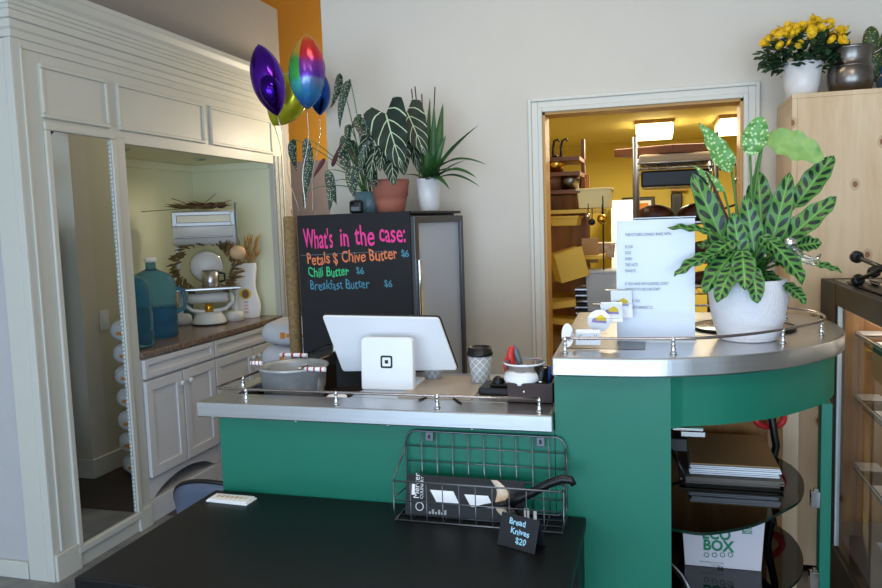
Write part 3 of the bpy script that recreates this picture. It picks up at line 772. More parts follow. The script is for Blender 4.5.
# ------------------------------------------------------------------ plants
def leafw(v, kind):
    if kind == 'oval': return max(0, math.sin(PI*min(1, v**.9)))**.56
    if kind == 'lance': return math.sin(PI*v**.7)**.9*(1-.25*v)
    if kind == 'strap': return min(1, v*6)**.5*min(1, (1-v)*2.2)**.8
    if kind == 'wing': return math.sin(PI*v**.55)**.8
    if kind == 'arrow': return (min(1,(v+.04)*9)**.6)*(1-v)**.62*1.25
def leaf(mb, p0, p1, w, up, droop=.0, fold=.15, kind='oval', nu=6, nv=14, wave=0, side=0, ph=0):
    """blade from p0 to p1, width w, up = side the face looks to"""
    p0, p1, up = Vector(p0), Vector(p1), Vector(up).normalized()
    ax_ = (p1-p0); L_ = ax_.length; ax_.normalize(); sd = ax_.cross(up).normalized(); nr = sd.cross(ax_).normalized()
    mid = (p0+p1)/2 + nr*droop*L_ + sd*side*L_
    def fn(u, v):
        c = p0*(1-v)**2 + mid*2*v*(1-v) + p1*v*v
        s = (2*u-1); ww = w/2*leafw(v, kind)
        off = sd*s*ww + nr*(abs(s)*fold*ww) + nr*wave*w*math.sin(v*22+ph)*abs(s)**1.5
        if kind == 'arrow': off -= ax_*abs(s)*max(0, .3-v)*L_*.75
        return c+off
    return mb.grid(fn, nu, nv)
def stemt(mb, pts, r0, r1, n=6):
    m_ = len(pts); return mb.tube(pts, [r0+(r1-r0)*i/(m_-1) for i in range(m_)], n)
def curve3(a, b, c, n=8): a, b, c = Vector(a), Vector(b), Vector(c); return [a*(1-t)**2+b*2*t*(1-t)+c*t*t for t in [i/n for i in range(n+1)]]
FT = FH
# begonia
def potprof(rb, rt, h, th=.006): return [(0,0),(rb*.97,0),(rb,.004),(rt,h),(rt-th,h),(rb*.95,h*.3),(0,h*.3)]
pc = W(361,213,Y=3.22); pc = Vector((pc.x+.005,3.30,FT))
beg = thing('potted_begonia', 'spotted angel-wing begonia in a grey-blue pot on the fridge', 'plant', pc)
MB().lathe([(0,0),(.05,0),(.055,.005),(.068,.10),(.062,.10),(.05,.02),(0,.02)], pc, 32).build('pot', M['bluepot'], beg)
MB().lathe([(0,.09),(.061,.088)], pc, 24).build('soil', M['soil'], beg)
top = pc+Vector((0,0,.09)); lv = MB(); st = MB(); rd = MB()
face = Vector((.25,-1,.15))
bl_ = [((340,73),(330,109),.036,3.25),((350,79),(340,129),.040,3.2),((306,138),(303,200),.05,3.15),((293,139),(297,171),.042,3.25),((328,170),(329,212),.045,3.12),((349,124),(350,146),.035,3.25),
       ((356,118),(370,150),.06,3.25),((344,150),(352,178),.05,3.2),((362,150),(370,186),.06,3.18),((354,165),(355,199),.062,3.12),((345,135),(338,158),.04,3.2),((372,140),(360,175),.05,3.15),((366,160),(376,190),.05,3.15),((350,140),(362,170),.055,3.3),((304,192),(303,207),.02,3.15),((333,182),(337,205),.03,3.15)]
for i, (a, b_, w, yy) in enumerate(bl_):
    A = W(*a, Y=yy); B = W(*b_, Y=yy-.03)
    leaf(lv, A, B, w, face, kind='wing', wave=.04, fold=.25, side=(.12 if i % 2 else -.12), ph=i)
    q = top+Vector((random.uniform(-.02,.02),random.uniform(-.02,.02),0))
    stemt(st, curve3(q, (q+A)/2+Vector((0,0,.07)), A), .003, .0018)
for (a, b_) in (((332,167),(342,142)),((325,158),(313,178)),((388,175),(382,160))):
    A = W(*a, Y=3.2); B = W(*b_, Y=3.17); rd = MB(); leaf(rd, A, B, .022, face, kind='wing').build('red_leaf', M['begred'], beg)
lv.build('foliage', M['begonia'], beg); st.build('stem', M['stem'], beg)
# alocasia in terracotta
pc = Vector((W(389,212,Y=3.24).x, 3.27, FT))
alo = thing('potted_alocasia', 'dark arrow-leaved alocasia with white veins in terracotta pot', 'plant', pc)
MB().lathe([(0,0),(.06,0),(.062,.004),(.072,.05),(.075,.07),(.079,.072),(.084,.125),(.087,.13),(.087,.148),(.08,.148),(.075,.12),(0,.12)], pc, 40, mod=lambda a,z: 1+.006*math.sin(z*260)).build('pot', M['terra'], alo)
MB().lathe([(0,.135),(.078,.133)], pc, 24).build('soil', M['soil'], alo)
lv = MB(); st = MB(); top = pc+Vector((0,0,.13))
al_ = [((386,114),(403,170),.165,3.12,(-.1,-1,.35)),((407,112),(425,155),.13,3.22,(.4,-1,.2)),((368,140),(362,168),.07,3.15,(-.3,-1,.3)),((375,150),(370,182),.075,3.12,(-.2,-1,.3)),((392,160),(394,186),.075,3.1,(0,-1,.3)),((402,150),(404,176),.07,3.15,(.3,-1,.3)),((383,150),(380,172),.06,3.12,(.1,-1,.4)),((412,140),(418,172),.06,3.25,(.4,-1,.2)),((362,118),(352,128),.05,3.3,(0,-1,.3))]
for i, (a, b_, w, yy, up) in enumerate(al_):
    A = W(*a, Y=yy+.02); B = W(*b_, Y=yy-.04); leaf(lv, A, B, w, up, kind='arrow', fold=.1, wave=.05, nu=10, nv=16, droop=.08, ph=i)
    stemt(st, curve3(top, (top+A)/2+Vector((0,.03,.06)), A), .004, .0025)
lv.build('foliage', M['aloc'], alo); st.build('stem', M['stem'], alo)
# strappy plant in white pot with stakes
pc = Vector((W(427,212,Y=3.26).x+.002, 3.30, FT))
orc = thing('potted_orchid', 'strap-leaved green plant with brown stakes in slim white pot', 'plant', pc)
MB().lathe([(0,0),(.042,0),(.045,.004),(.053,.08),(.058,.135),(.06,.138),(.06,.146),(.053,.146),(.05,.12),(0,.12)], pc, 36).build('pot', M['wpot'], orc)
MB().lathe([(0,.13),(.053,.128)], pc, 24).build('soil', M['soil'], orc)
lv = MB(); top = pc+Vector((0,0,.13))
for i, (tp, yy, w, bend) in enumerate([((479,125),3.2,.03,.1),((487,165),3.15,.034,.35),((477,178),3.1,.034,.3),((480,187),3.15,.022,.3),((467,160),3.25,.026,.15),((443,103),3.35,.034,.03),((434,104),3.3,.026,.02),((430,97),3.35,.02,.02),((450,190),3.1,.026,.35),((456,170),3.12,.03,.2),((410,150),3.3,.025,.1),((404,175),3.25,.026,.25),((416,130),3.35,.028,.05),((425,120),3.32,.028,.05),((446,135),3.3,.03,.08),((438,150),3.2,.028,.1),((418,165),3.15,.026,.12),((461,142),3.3,.024,.1)]):
    B = W(*tp, Y=yy); L_ = (B-top).length
    a0 = top+Vector((random.uniform(-.02,.02), random.uniform(-.02,.02), -.01))
    dr = (B-a0).normalized(); s_ = dr.cross(Vector((0,1,0)))
    upv = Vector((0,0,1)) if abs(dr.z) < .8 else Vector((.3,-1,.2))
    if bend > .12: upv = Vector((0,-.35,1))
    leaf(lv, a0, B, w*1.25, upv, kind='strap', droop=bend, fold=.35, nu=4, nv=14)
lv.build('foliage', M['strap'], orc)
for (a, b_) in (((411.6,89),(420,181)),((415,86.6),(424,181)),((421.7,94),(426,181)),((435,87),(431,181))):
    MB().cyl(W(*b_,Y=3.3), W(*a,Y=3.34), .0028, n=6).build('stake', M['bamboo'], orc)
# small black gadget
p = W(356,213,Y=3.17); gp = Vector((p.x,3.175,FT))
t = thing('kitchen_timer', 'small black rounded gadget in front of the grey-blue pot', 'gadget', gp)
MB().box(gp.x-.032,gp.y-.012,FT,gp.x+.032,gp.y+.015,FT+.06).build('body', M['blk'], t, bevel=.014, seg=4)
MB().lathe([(.0,0),(.008,0),(.008,.003),(0,.003)], gp+Vector((-.012,-.013,.045)), 16, M=Matrix.Rotation(PI/2,4,'X')).build('lens', M['darkm'], t)
MB().box(gp.x-.02,gp.y-.0135,FT+.012,gp.x+.02,gp.y-.012,FT+.03).build('screen', M['greyp'], t)

# ================================================================== LOWER COUNTER
LZ = .914
lc = thing('checkout_counter', 'low green L-shaped counter with stainless edge and short rail', 'counter', (-.85,2.3,0))
mb = MB()
t0, t1 = LZ-.048, LZ
mb.box(-1.395,2.02,t0,-.275,2.15,t1); mb.box(-1.395,2.15,t0,-1.335,2.98,t1); mb.box(-.93,2.15,t0,-.275,2.56,t1)
mb.build('stainless_top', M['steel'], lc, bevel=.004)
mb = MB(); mb.box(-1.335,2.05,0,-.274,2.075,t0); mb.box(-1.345,2.075,0,-1.335,2.95,t0)
mb.build('green_panel', M['green'], lc)
mb = MB(); mb.box(-1.333,2.077,.74,-.29,2.95,.76); mb.box(-1.3345,2.077,.76,-1.330,2.95,t0); mb.box(-1.33,2.0755,.76,-.28,2.079,t0); mb.box(-.93,2.15,.76,-.91,2.56,t0); mb.box(-.93,2.54,.76,-.275,2.56,t0); mb.box(-.93,2.40,0,-.90,2.95,.74)
mb.build('inner_shelf', mat('dark_brown_board', '#2b211c', .6), lc)
for u in (213,296,388,472): 
    p = W(u, 420+(u-213)*.045, Y=2.05)
    MB().sphere((p.x,2.0495,t0-.008), (.004,.002,.004), 8, 5).build('screw', M['chrome'], lc)
def post(x, y, z, h, name, par):
    pr = [(.009,0),(.010,.004),(.005,.008),(.0075,.014),(.005,.019),(.0045,.024),(.0075,h*.62),(.004,h*.74),(.0045,h*.85),(.0075,h),(.0055,h+.006),(0,h+.009)]
    return MB().lathe(pr, (x,y,z), 14).build(name, M['chrome'], par)
ry = 2.052; rz_ = LZ+.038
rl = MB().tube([(-.315,ry,rz_),(-.612,ry,rz_),(-.93,ry,rz_),(-1.235,ry,rz_),(-1.335,ry+.004,rz_),(-1.348,ry+.02,rz_),(-1.345,2.3,rz_),(-1.335,2.6,rz_),(-1.33,2.94,rz_)], .0042, 10).build('rail', M['rail'], lc)
for (x, y) in ((-.315,ry),(-.612,ry),(-.93,ry),(-1.235,ry),(-1.345,2.22),(-1.333,2.62),(-1.33,2.94)): post(x, y, LZ, .034, 'rail_post', rl)
# inner rail of the arm
rl = MB().tube([(-1.225,2.4,rz_),(-1.222,2.94,rz_)], .004, 8).build('rail', M['rail'], lc)
for y in (2.4,2.94): post(-1.224, y, LZ, .034, 'rail_post', rl)

# ================================================================== UPPER COUNTER
UZ = 1.0765
uc = thing('display_counter', 'taller green counter with curved stainless end and open lower bay', 'counter', (.1,2.5,0))
edge = [(-.274,2.02),(-.1,2.021),(.0,2.03),(.06,2.045),(.111,2.062),(.19,2.093),(.272,2.142),(.336,2.19),(.392,2.245),(.457,2.325),(.499,2.385),(.533,2.456),(.557,2.53),(.570,2.62),(.573,2.71),(.566,2.82),(.54,2.91),(.49,2.985),(.40,3.03)]
def smooth_curve(pts, n=5):
    out = []
    for i in range(len(pts)-1):
        p0 = Vector(pts[max(i-1,0)]); p1 = Vector(pts[i]); p2 = Vector(pts[i+1]); p3 = Vector(pts[min(i+2,len(pts)-1)])
        for k in range(n):
            t = k/n; out.append(tuple(.5*((2*p1)+(p2-p0)*t+(2*p0-5*p1+4*p2-p3)*t*t+(3*p1-p0-3*p2+p3)*t**3)))
    out.append(tuple(pts[-1])); return out
ed = smooth_curve(edge)
def inset(c, d):
    out = []
    for i, p in enumerate(c):
        a = Vector(c[max(i-1,0)]); b_ = Vector(c[min(i+1,len(c)-1)]); t = (b_-a).normalized(); out.append((p[0]-t.y*d, p[1]+t.x*d))
    return out
poly = ed+[(-.30,3.03)]
MB().prism(poly, UZ-.052, UZ, sm=False).build('stainless_top', M['steel'], uc, bevel=.005, seg=3)
# green apron under the top
ei = [p for p in inset(ed, .028)]
fr_ = [(.0365,2.0505)]+[p for p in ei if p[0] > .06]
def band(c, z0, z1, th=.018):
    o = c; i_ = inset(c, th); mb = MB(); n = len(o)
    mb.v = [Vector((*p,z0)) for p in o]+[Vector((*p,z1)) for p in o]+[Vector((*p,z0)) for p in i_]+[Vector((*p,z1)) for p in i_]
    b = 4*n; mb.v += [p.copy() for p in mb.v]
    for k in range(n-1):
        mb.face((k,k+1,n+k+1,n+k), True); mb.face((2*n+k+1,2*n+k,3*n+k,3*n+k+1), True)
        mb.face((b+k+1,b+k,b+2*n+k,b+2*n+k+1)); mb.face((b+n+k,b+n+k+1,b+3*n+k+1,b+3*n+k))
    mb.face((b,b+n,b+3*n,b+2*n)); mb.face((b+n-1,b+3*n-1,b+4*n-1,b+2*n-1)); return mb
band([p for p in fr_ if not (p[1] > 2.9 and p[0] < .45)], .884, UZ-.052).build('apron', M['green'], uc)
mb = MB(); mb.box(-.272,2.05,0,.036,2.068,UZ-.052); mb.box(-.272,2.068,0,-.252,2.98,UZ-.052); mb.box(.016,2.068,0,.036,2.12,.89)
mb.build('green_panel', M['green'], uc)
PX, PY = .470, 2.385
mb = MB(); mb.box(PX-.004,PY,0,PX+.026,PY+.045,.886); mb.build('green_post', M['green'], uc, bevel=.002)
mb = MB(); mb.box(-.25,2.98,0,.40,3.0,UZ-.052); mb.build('back_board', M['ply'], uc)
mb = MB(); mb.box(-.25,2.7,0,.016,2.72,.88); mb.box(.0,2.12,0,.016,2.7,.88); mb.build('inner_divider', M['blkw'], uc)
# two glass shelves
gp_ = [(.03,2.12),(.10,2.10),(.165,2.12),(.26,2.19),(.342,2.295),(.41,2.40),(.445,2.52),(.455,2.64),(.44,2.75),(.40,2.84),(.38,2.9)]
gp_ = smooth_curve(gp_, 4)
for z in (.583,.335):
    g = MB().prism(gp_+[(.02,2.9)], z-.008, z).build('glass_shelf', M['smoke'], uc)
    mb = band(gp_, z-.0082, z+.0002, -.0012); mb.build('shelf_edge', M['gedgeg'], g)
# chrome shelf clips and a top hinge
for z in (.60,.35): 
    c_ = MB(); c_.box(PX-.03,PY-.006,z-.03,PX-.004,PY+.02,z+.02); c_.box(PX-.022,PY-.01,z+.02,PX-.01,PY+.01,z+.03); c_.build('shelf_clip', M['chrome'], uc, bevel=.002)
c_ = MB(); c_.box(.04,2.07,.874,.12,2.088,.882); c_.box(.062,2.07,.858,.125,2.10,.872); c_.build('hinge', M['chrome'], uc, bevel=.002)
# rail
rp = smooth_curve([(-.245,2.086),(-.1,2.088),(.044,2.10),(.15,2.13),(.253,2.20),(.32,2.262),(.384,2.335),(.445,2.41),(.485,2.48),(.506,2.56),(.508,2.66),(.485,2.74),(.43,2.81),(.33,2.86),(.2,2.88),(-.2,2.88)], 4)
rz2 = UZ+.043
rl = MB().tube([(x,y,rz2) for x,y in rp], .0042, 10).build('rail', M['rail'], uc)
for (x, y) in ((-.245,2.086),(.044,2.10),(.345,2.29),(.478,2.47),(.43,2.81),(.1,2.88),(-.2,2.88)): post(x, y, UZ, .039, 'rail_post', rl)

# ================================================================== LOW BLACK TABLE
DZ = .624
tb = thing('low_table', 'low black rectangular table pushed against the green counter', 'table', (-.77,1.73,0))
MB().box(-1.36,1.43,DZ-.03,-.19,2.045,DZ).build('tabletop', M['black'], tb, bevel=.004)
for x0 in (-1.33,-.235):
    for y0 in (1.46,1.96): MB().box(x0,y0,0,x0+.04,y0+.04,DZ-.03).build('leg', M['black'], tb)
MB().box(-1.32,1.48,DZ-.10,-.25,1.50,DZ-.03).build('apron', M['black'], tb)
MB().box(-.222,1.86,DZ-.19,-.196,2.04,DZ-.03).build('side_bracket', M['black'], tb)

# grey round-backed chair
ch = thing('tub_chair', 'grey-blue chair with rounded back behind the black table', 'chair', (-1.66,2.72,0))
mb = MB(); cx, cy = -1.66, 2.70
def shell(u, v):
    a = PI*(1.0+u) ; r = .25+.03*v; 
    return (cx+r*math.cos(a), cy+.9*r*math.sin(a), .10+(.02+.37*math.sin(PI*u)**.6)*v)
mb.grid(shell, 32, 8); mb.build('back_shell', M['slate'], ch, solid=.014)
MB().tube([shell(i/32, 1) for i in range(33)], .009, 8).build('edge_trim', M['blk'], ch)
MB().lathe([(0,.10),(.24,.10),(.25,.12),(.24,.14),(0,.145)], (cx,cy,0), 32).build('seat', M['slate'], ch)
for a in (.8,2.3,3.9,5.4): MB().cyl((cx+.2*math.cos(a),cy+.18*math.sin(a),0),(cx+.17*math.cos(a),cy+.15*math.sin(a),.11),.012,n=8).build('leg', M['blk'], ch)

# stack of stickers on the table
p = W(240,495,Z=DZ); sx = p.x
t = thing('card_packet', 'small packet of white and gold cards on black table corner', 'cards', (sx,1.965,DZ), math.radians(-3)); Mx = chain(t)
MB().box(-.072,-.028,.0,.072,.03,.006, M=Mx).build('backing_card', M['paper'], t, bevel=.002)
MB().box(-.068,-.026,.006,.066,.027,.010, M=Mx @ RZ(.04)).build('top_card', M['paper'], t, bevel=.002)
mb = MB()
for i in range(7): mb.box(-.052+.016*i,-.006,.010,-.042+.016*i,.012,.0108, M=Mx)
mb.build('gold_print', M['baguette'], t)

# ================================================================== WIRE BASKET
bk = thing('wire_basket', 'grey wire wall basket hung on the green panel', 'basket', (-.48,2.045,.60))
yb, yf = 2.036, 1.92; xa, xb = -.706, -.242; zt, zb, zf = .85, .6265, .738
def rrect(x0, z0, x1, z1, y, r=.03, n=5):
    out = []
    for (cx_, cz_, a0) in ((x1-r,z1-r,0),(x0+r,z1-r,PI/2),(x0+r,z0+r,PI),(x1-r,z0+r,1.5*PI)):
        for i in range(n+1):
            a = a0+PI/2*i/n; out.append((cx_+r*math.cos(a), y, cz_+r*math.sin(a)))
    return out
mb = MB(); mb.tube(rrect(xa,zb,xb,zt,yb), .0028, 8, closed=True)
fl = MB()
# front loop, slightly wider, joined to the back by curved arms
mb.tube([(xa-.005,yf+.012,zf),(xa,yf,zf),(xb,yf,zf),(xb+.005,yf+.012,zf)], .0028, 8)
mb.tube([(xa,yf,zb),(xb,yf,zb)], .0028, 8)
for x, s in ((xa,-1),(xb,1)):
    mb.tube([(x,yb,zt-.03),(x+s*.004,yb-.01,zt-.06),(x+s*.008,yb-.04,zf+.03),(x+s*.005,yf+.012,zf)], .0028, 8)
    mb.tube([(x+s*.005,yf+.012,zf),(x+s*.005,yf+.004,zb+.03),(x,yf+.004,zb)], .0028, 8)
    mb.tube([(x,yf,zb),(x,yb,zb)], .0028, 8)
    mb.tube([(x+s*.010,yf+.02,(zb+zf)/2),(x,yb,(zb+zf)/2)], .002, 6)
mb.build('rim_frame', M['wire'], bk)
gm = MB()
for i in range(1, 10):
    x = xa+(xb-xa)*i/10
    gm.tube([(x,yb,zt),(x,yb,zb),(x,yf,zb),(x,yf,zf)], .0017, 6)
for z in (.805,.76,.715,.67): gm.tube([(xa,yb,z),(xb,yb,z)], .0017, 6)
gm.tube([(xa,yf,.683),(xb,yf,.683)], .0017, 6)
for y in (1.96,2.0): gm.tube([(xa,y,zb),(xb,y,zb)], .0017, 6)
gm.build('grid_wires', M['wire'], bk)
for x in (xa+.07, xb-.07): 
    h_ = MB().box(x-.012,yb+.002,zt-.03,x+.012,yb+.005,zt-.002).build('hanger_plate', M['wire'], bk, bevel=.002)
    MB().box(x-.003,yb+.0005,zt-.022,x+.003,yb+.003,zt-.010).build('keyhole', M['blk'], h_)
# knife package
kp = thing('knife_package', 'black blister card with bread knife print inside the wire basket', 'package', (-.5,1.955,.630), rot=(math.radians(-14),0,0)); Kx = chain(kp)
MB().box(-.19,0,0,.150,.0025,.112, M=Kx).build('card', M['inkb'], kp, bevel=.001)
mb = MB(); 
for (px_, pz_) in ((-.118,.072),(-.018,.066)):
    mb.prism([(px_,pz_),(px_+.068,pz_),(px_+.086,pz_-.032),(px_+.020,pz_-.032)], 0, .0006, M=Kx @ Matrix.Translation((0,-.0008,0)) @ Matrix.Rotation(PI/2,4,'X'))
mb.build('white_print', M['paper'], kp)
mb = MB(); mb.box(-.172,-.0014,.055,-.163,-.0008,.085, M=Kx)
MB
mb.build('hang_slot', M['paper'], kp)
mb = MB()
letter(mb, Kx @ Matrix.Translation((-.150,-.0012,.045)) @ Matrix.Rotation(PI/2,4,'X') @ RZ(PI/2), 'Mercer', .024)
letter(mb, Kx @ Matrix.Translation((-.138,-.0012,.045)) @ Matrix.Rotation(PI/2,4,'X') @ RZ(PI/2), 'CULINARY', .013)
mb.v = mb.v
ring = [Kx @ Vector((-.147+.011*math.cos(a),-.001,.024+.011*math.sin(a))) for a in [2*PI*i/24 for i in range(24)]]
mb.tube(ring, .0014, 4, closed=True)
for i in range(6): letter(mb, Kx @ Matrix.Translation((-.113+.009*i,-.0012,.006)) @ Matrix.Rotation(PI/2,4,'X') @ RZ(PI/2), 'IlI'+('IlI' if i%2 else ''), .009)
mb.build('white_lettering', M['paper'], kp)
mb = MB()
def loaf(u, v):
    x = .065+.045*v+.012*math.sin(v*6); z = .110-.10*v; a = PI*u
    return Kx @ Vector((x-.017*math.cos(a)*math.sin(PI*(.1+.8*v))**.5, -.0012-.004*math.sin(a), z))
mb.grid(loaf, 8, 14); mb.build('bread_picture', M['baguette'], kp)
# bread knife standing in basket
kn = thing('bread_knife', 'bread knife with black curved handle sticking out of the basket', 'knife', (-.30,1.97,.66))
a = W(510,502,Y=1.945); b_ = W(572,479,Y=1.93); pts = curve3(W(507,500,Y=1.95), W(545,492,Y=1.94), b_, 10)
pts = [W(508,503,Y=1.95),W(520,498,Y=1.948),W(535,491,Y=1.945),W(550,483,Y=1.94),W(562,479,Y=1.938),W(571,480,Y=1.936),W(574,485,Y=1.935)]
MB().tube(pts, [.012,.014,.0125,.012,.012,.011,.008], 12).build('handle', M['blk'], kn)
A = pts[0]
MB().tube([A+Vector((.004,.004,.0)), A+Vector((-.03,.012,-.012)), A+Vector((-.10,.016,-.024))], [.009,.008,.003], 8).build('blade_guard', M['blk'], kn)
MB().tube([A+Vector((-.004,0,-.004)), A+Vector((.02,-.0,-.035)), A+Vector((.045,0,-.05))], [.010,.009,.008], 10).build('bolster', M['blk'], kn)
# small tag clip seen below the handle
mb = MB(); q = W(527,513,Y=1.945); mb.box(q.x-.008,1.943,q.z-.03,q.x+.006,1.947,q.z+.012); mb.box(q.x+.018,1.943,q.z-.028,q.x+.026,1.947,q.z+.01)
tag(mb.build('price_clip', M['paper']), 'small white tags between knife handle and basket wire', 'tag')

# tent sign
sg = thing('tent_sign', 'small black chalk tent sign reading Bread Knives $20', 'sign', (-.335,1.83,DZ), rot=(0,0,math.radians(-22))); Sx = chain(sg)
th_ = math.radians(20)
Sf = Sx @ Matrix.Translation((0,-.028,0)) @ Matrix.Rotation(-th_,4,'X')
MB().box(-.056,0,0,.056,.003,.082, M=Sf).build('front_panel', M['chalk'], sg, bevel=.001)
Sb = Sx @ Matrix.Translation((0,.030,0)) @ Matrix.Rotation(th_,4,'X')
MB().box(-.056,-.003,0,.056,0,.082, M=Sb).build('back_panel', M['chalk'], sg, bevel=.001)
mb = MB()
for i, (s_, x) in enumerate((('Bread',-.030),('Knives',-.022),('$20',-.004))):
    letter(mb, Sf @ Matrix.Translation((x,-.0008,.058-.022*i)) @ Matrix.Rotation(PI/2,4,'X'), s_, .021, off=.0004, wob=.04)
mb.build('chalk_lettering', mat('pale_blue_chalk', '#9fd0e6', .7), sg)

# ================================================================== POS, CUPS, BINS ON THE COUNTER
ps = thing('point_of_sale_terminal', 'white tablet register with tilted screen and square emblem on stand', 'register', (-.84,2.30,LZ))
sy = 2.262
x0, x1 = W(361,380,Y=sy).x, W(413,380,Y=sy).x
# leaning stand slab
xs0, xs1 = x0, x1
St = Matrix.Translation(((xs0+xs1)/2, sy, LZ)) @ Matrix.Rotation(math.radians(-3),4,'X')
wS = (xs1-xs0)/2
mb = MB(); pl = []
for (cx_, cz_, a0) in ((wS-.018,.172-.018,0),(-wS+.018,.172-.018,PI/2)):
    for i in range(7): a = a0+PI/2*i/6; pl.append((cx_+.018*math.cos(a), cz_+.018*math.sin(a)))
pl += [(-wS,0),(wS,0)]
mb.prism(pl, -.03, 0, M=St @ Matrix.Rotation(PI/2,4,'X')); mb.build('stand', M['wplast'], ps, bevel=.005, seg=3)
MB().box((xs0+xs1)/2-wS*.9,sy,LZ,(xs0+xs1)/2+wS*.9,sy+.16,LZ+.012).build('stand_base', M['wplast'], ps, bevel=.004)
# emblem
mb = MB(); Em = St @ Matrix.Translation((.0,-.0012,.093)) @ Matrix.Rotation(PI/2,4,'X')
def rr2(w, r, n=5):
    out = []
    for (sx_, sy_, a0) in ((1,1,0),(-1,1,PI/2),(-1,-1,PI),(1,-1,1.5*PI)):
        for i in range(n+1): a = a0+PI/2*i/n; out.append((sx_*(w-r)+r*math.cos(a), sy_*(w-r)+r*math.sin(a)))
    return out
O = rr2(.0205,.006); I = rr2(.0145,.003); n = len(O)
mb.add([Em @ Vector((x,y,0)) for x,y in O+I], [(k,(k+1)%n,n+(k+1)%n,n+k) for k in range(n)])
mb.box(-.0055,-.0055,-.001,.0055,.0055,.0005, M=Em); mb.build('emblem', M['inkb'], ps)
# screen: quad from the photo (back of the tablet), tilted toward the cashier
sA, sB, sC, sD = W(321,317,Y=2.30), W(439,317,Y=2.33), W(457,371,Y=2.385), W(343,371,Y=2.385)
cS = (sA+sB+sC+sD)/4
sxv = Vector((1,.03,0)).normalized(); szv = ((sA+sB)/2-(sC+sD)/2).normalized()
wT = .5*((sB-sA).length+(sC-sD).length); hT = ((sA+sB)/2-(sC+sD)/2).length
FmS = frame((sC+sD)/2, sxv, szv)
pl = []; r = .012; shx = ((sA+sB)/2-(sC+sD)/2)
def scr(pp, z0, z1, infl=0):
    # rounded parallelogram following the tablet's four corners
    A_, B_, C_, D_ = [FmS.inverted() @ q for q in (sA, sB, sC, sD)]
    cs = [Vector((q.x,q.y)) for q in (A_, B_, C_, D_)]; out = []
    for i in range(4):
        p = cs[i]; a = (cs[i-1]-p).normalized(); b2 = (cs[(i+1)%4]-p).normalized()
        for k in range(6):
            t = k/5; q = (p+a*r)*(1-t)**2+p*2*t*(1-t)+(p+b2*r)*t*t; out.append((q.x, q.y))
    return out
pl = scr(None,0,0)
MB().prism(pl, -.010, .0, M=FmS).build('tablet_back', M['wplast'], ps, bevel=.003)
cx_ = sum(p[0] for p in pl)/len(pl); cy_ = sum(p[1] for p in pl)/len(pl)
MB().prism([(cx_+(x-cx_)*1.012, cy_+(y-cy_)*1.02) for x,y in pl], -.018, -.0102, M=FmS).build('bezel', M['blk'], ps, bevel=.002)
MB().box(-.045,.02,-.001,.045,.10,.012, M=FmS @ Matrix.Translation((-.02,0,0))).build('mount', M['wplast'], ps, bevel=.004)

def cup(p, label):
    t = thing('paper_cup', label, 'cup', p, group='takeaway paper cups')
    MB().lathe([(0,0),(.029,0),(.030,.003),(.040,.092),(.0,.092)], p, 36).build('sleeve', M['cuppat'], t)
    MB().lathe([(.042,.090),(.0435,.093),(.0435,.100),(.041,.103),(.038,.118),(.034,.119),(.032,.113),(0,.113)], p, 36).build('lid', M['blk'], t)
    return t
c1 = cup(Vector((-.565,2.41,LZ)), 'lattice print paper cup with black lid right of the register')
c2 = cup(Vector((-.745,2.46,LZ)), 'lattice print paper cup with black lid partly behind the register')
# beige board + cable
MB_b = MB().box(-.76,2.17,LZ,-.535,2.52,LZ+.001)
# cash drawer-like dark box and scanner to the right
t = thing('receipt_printer', 'low black device lying between cups and brown caddy', 'printer', (-.44,2.26,LZ))
MB().box(-.535,2.24,LZ,-.415,2.36,LZ+.022).build('body', M['blk'], t, bevel=.006)
MB().box(-.50,2.25,LZ+.022,-.42,2.32,LZ+.034).build('cover', M['darkm'], t, bevel=.006)
p = W(478,386,Y=2.26)
MB().sphere((-.475,2.27,LZ+.036), (.02,.02,.02), 12, 8).build('roller', M['blk'], t)
mb = MB(); pts = [W(419,400,Z=LZ+.003), W(430,396,Z=LZ+.003), W(442,395,Z=LZ+.003), W(453,398,Z=LZ+.003), W(461,403,Z=LZ+.003)]
tag(MB().tube(pts, .0028, 8).build('power_cable', M['blk']), 'thin black cable curving over the counter beside the register stand', 'cable')
o = MB().box(-.775,2.17,LZ,-.54,2.50,LZ+.004).build('counter_mat', M['beige'], bevel=.001); tag(o, 'flat beige board on the counter under the paper cups', 'board')
for o_ in (c1, c2): o_.location.z += .004
# white plate edge in the well
p = Vector((-1.02,2.20,.76))
# brown caddy
cdx0, cdx1 = -.425, -.29
t = thing('brown_caddy', 'dark brown tool caddy at the right end of low counter', 'caddy', (-.36,2.22,LZ))
mb = MB(); h_ = .06
mb.box(cdx0,2.15,LZ,cdx1,2.158,LZ+h_); mb.box(cdx0,2.30,LZ,cdx1,2.308,LZ+h_); mb.box(cdx0,2.158,LZ,cdx0+.008,2.30,LZ+h_); mb.box(cdx1-.008,2.158,LZ,cdx1,2.30,LZ+h_); mb.box(cdx0,2.15,LZ,cdx1,2.30,LZ+.006)
mb.build('box', M['dbrown'], t, bevel=.002)
MB().sphere((cdx0+.05,2.1495,LZ+.035), (.004,.002,.004), 8, 5).build('stud', M['chrome'], t)
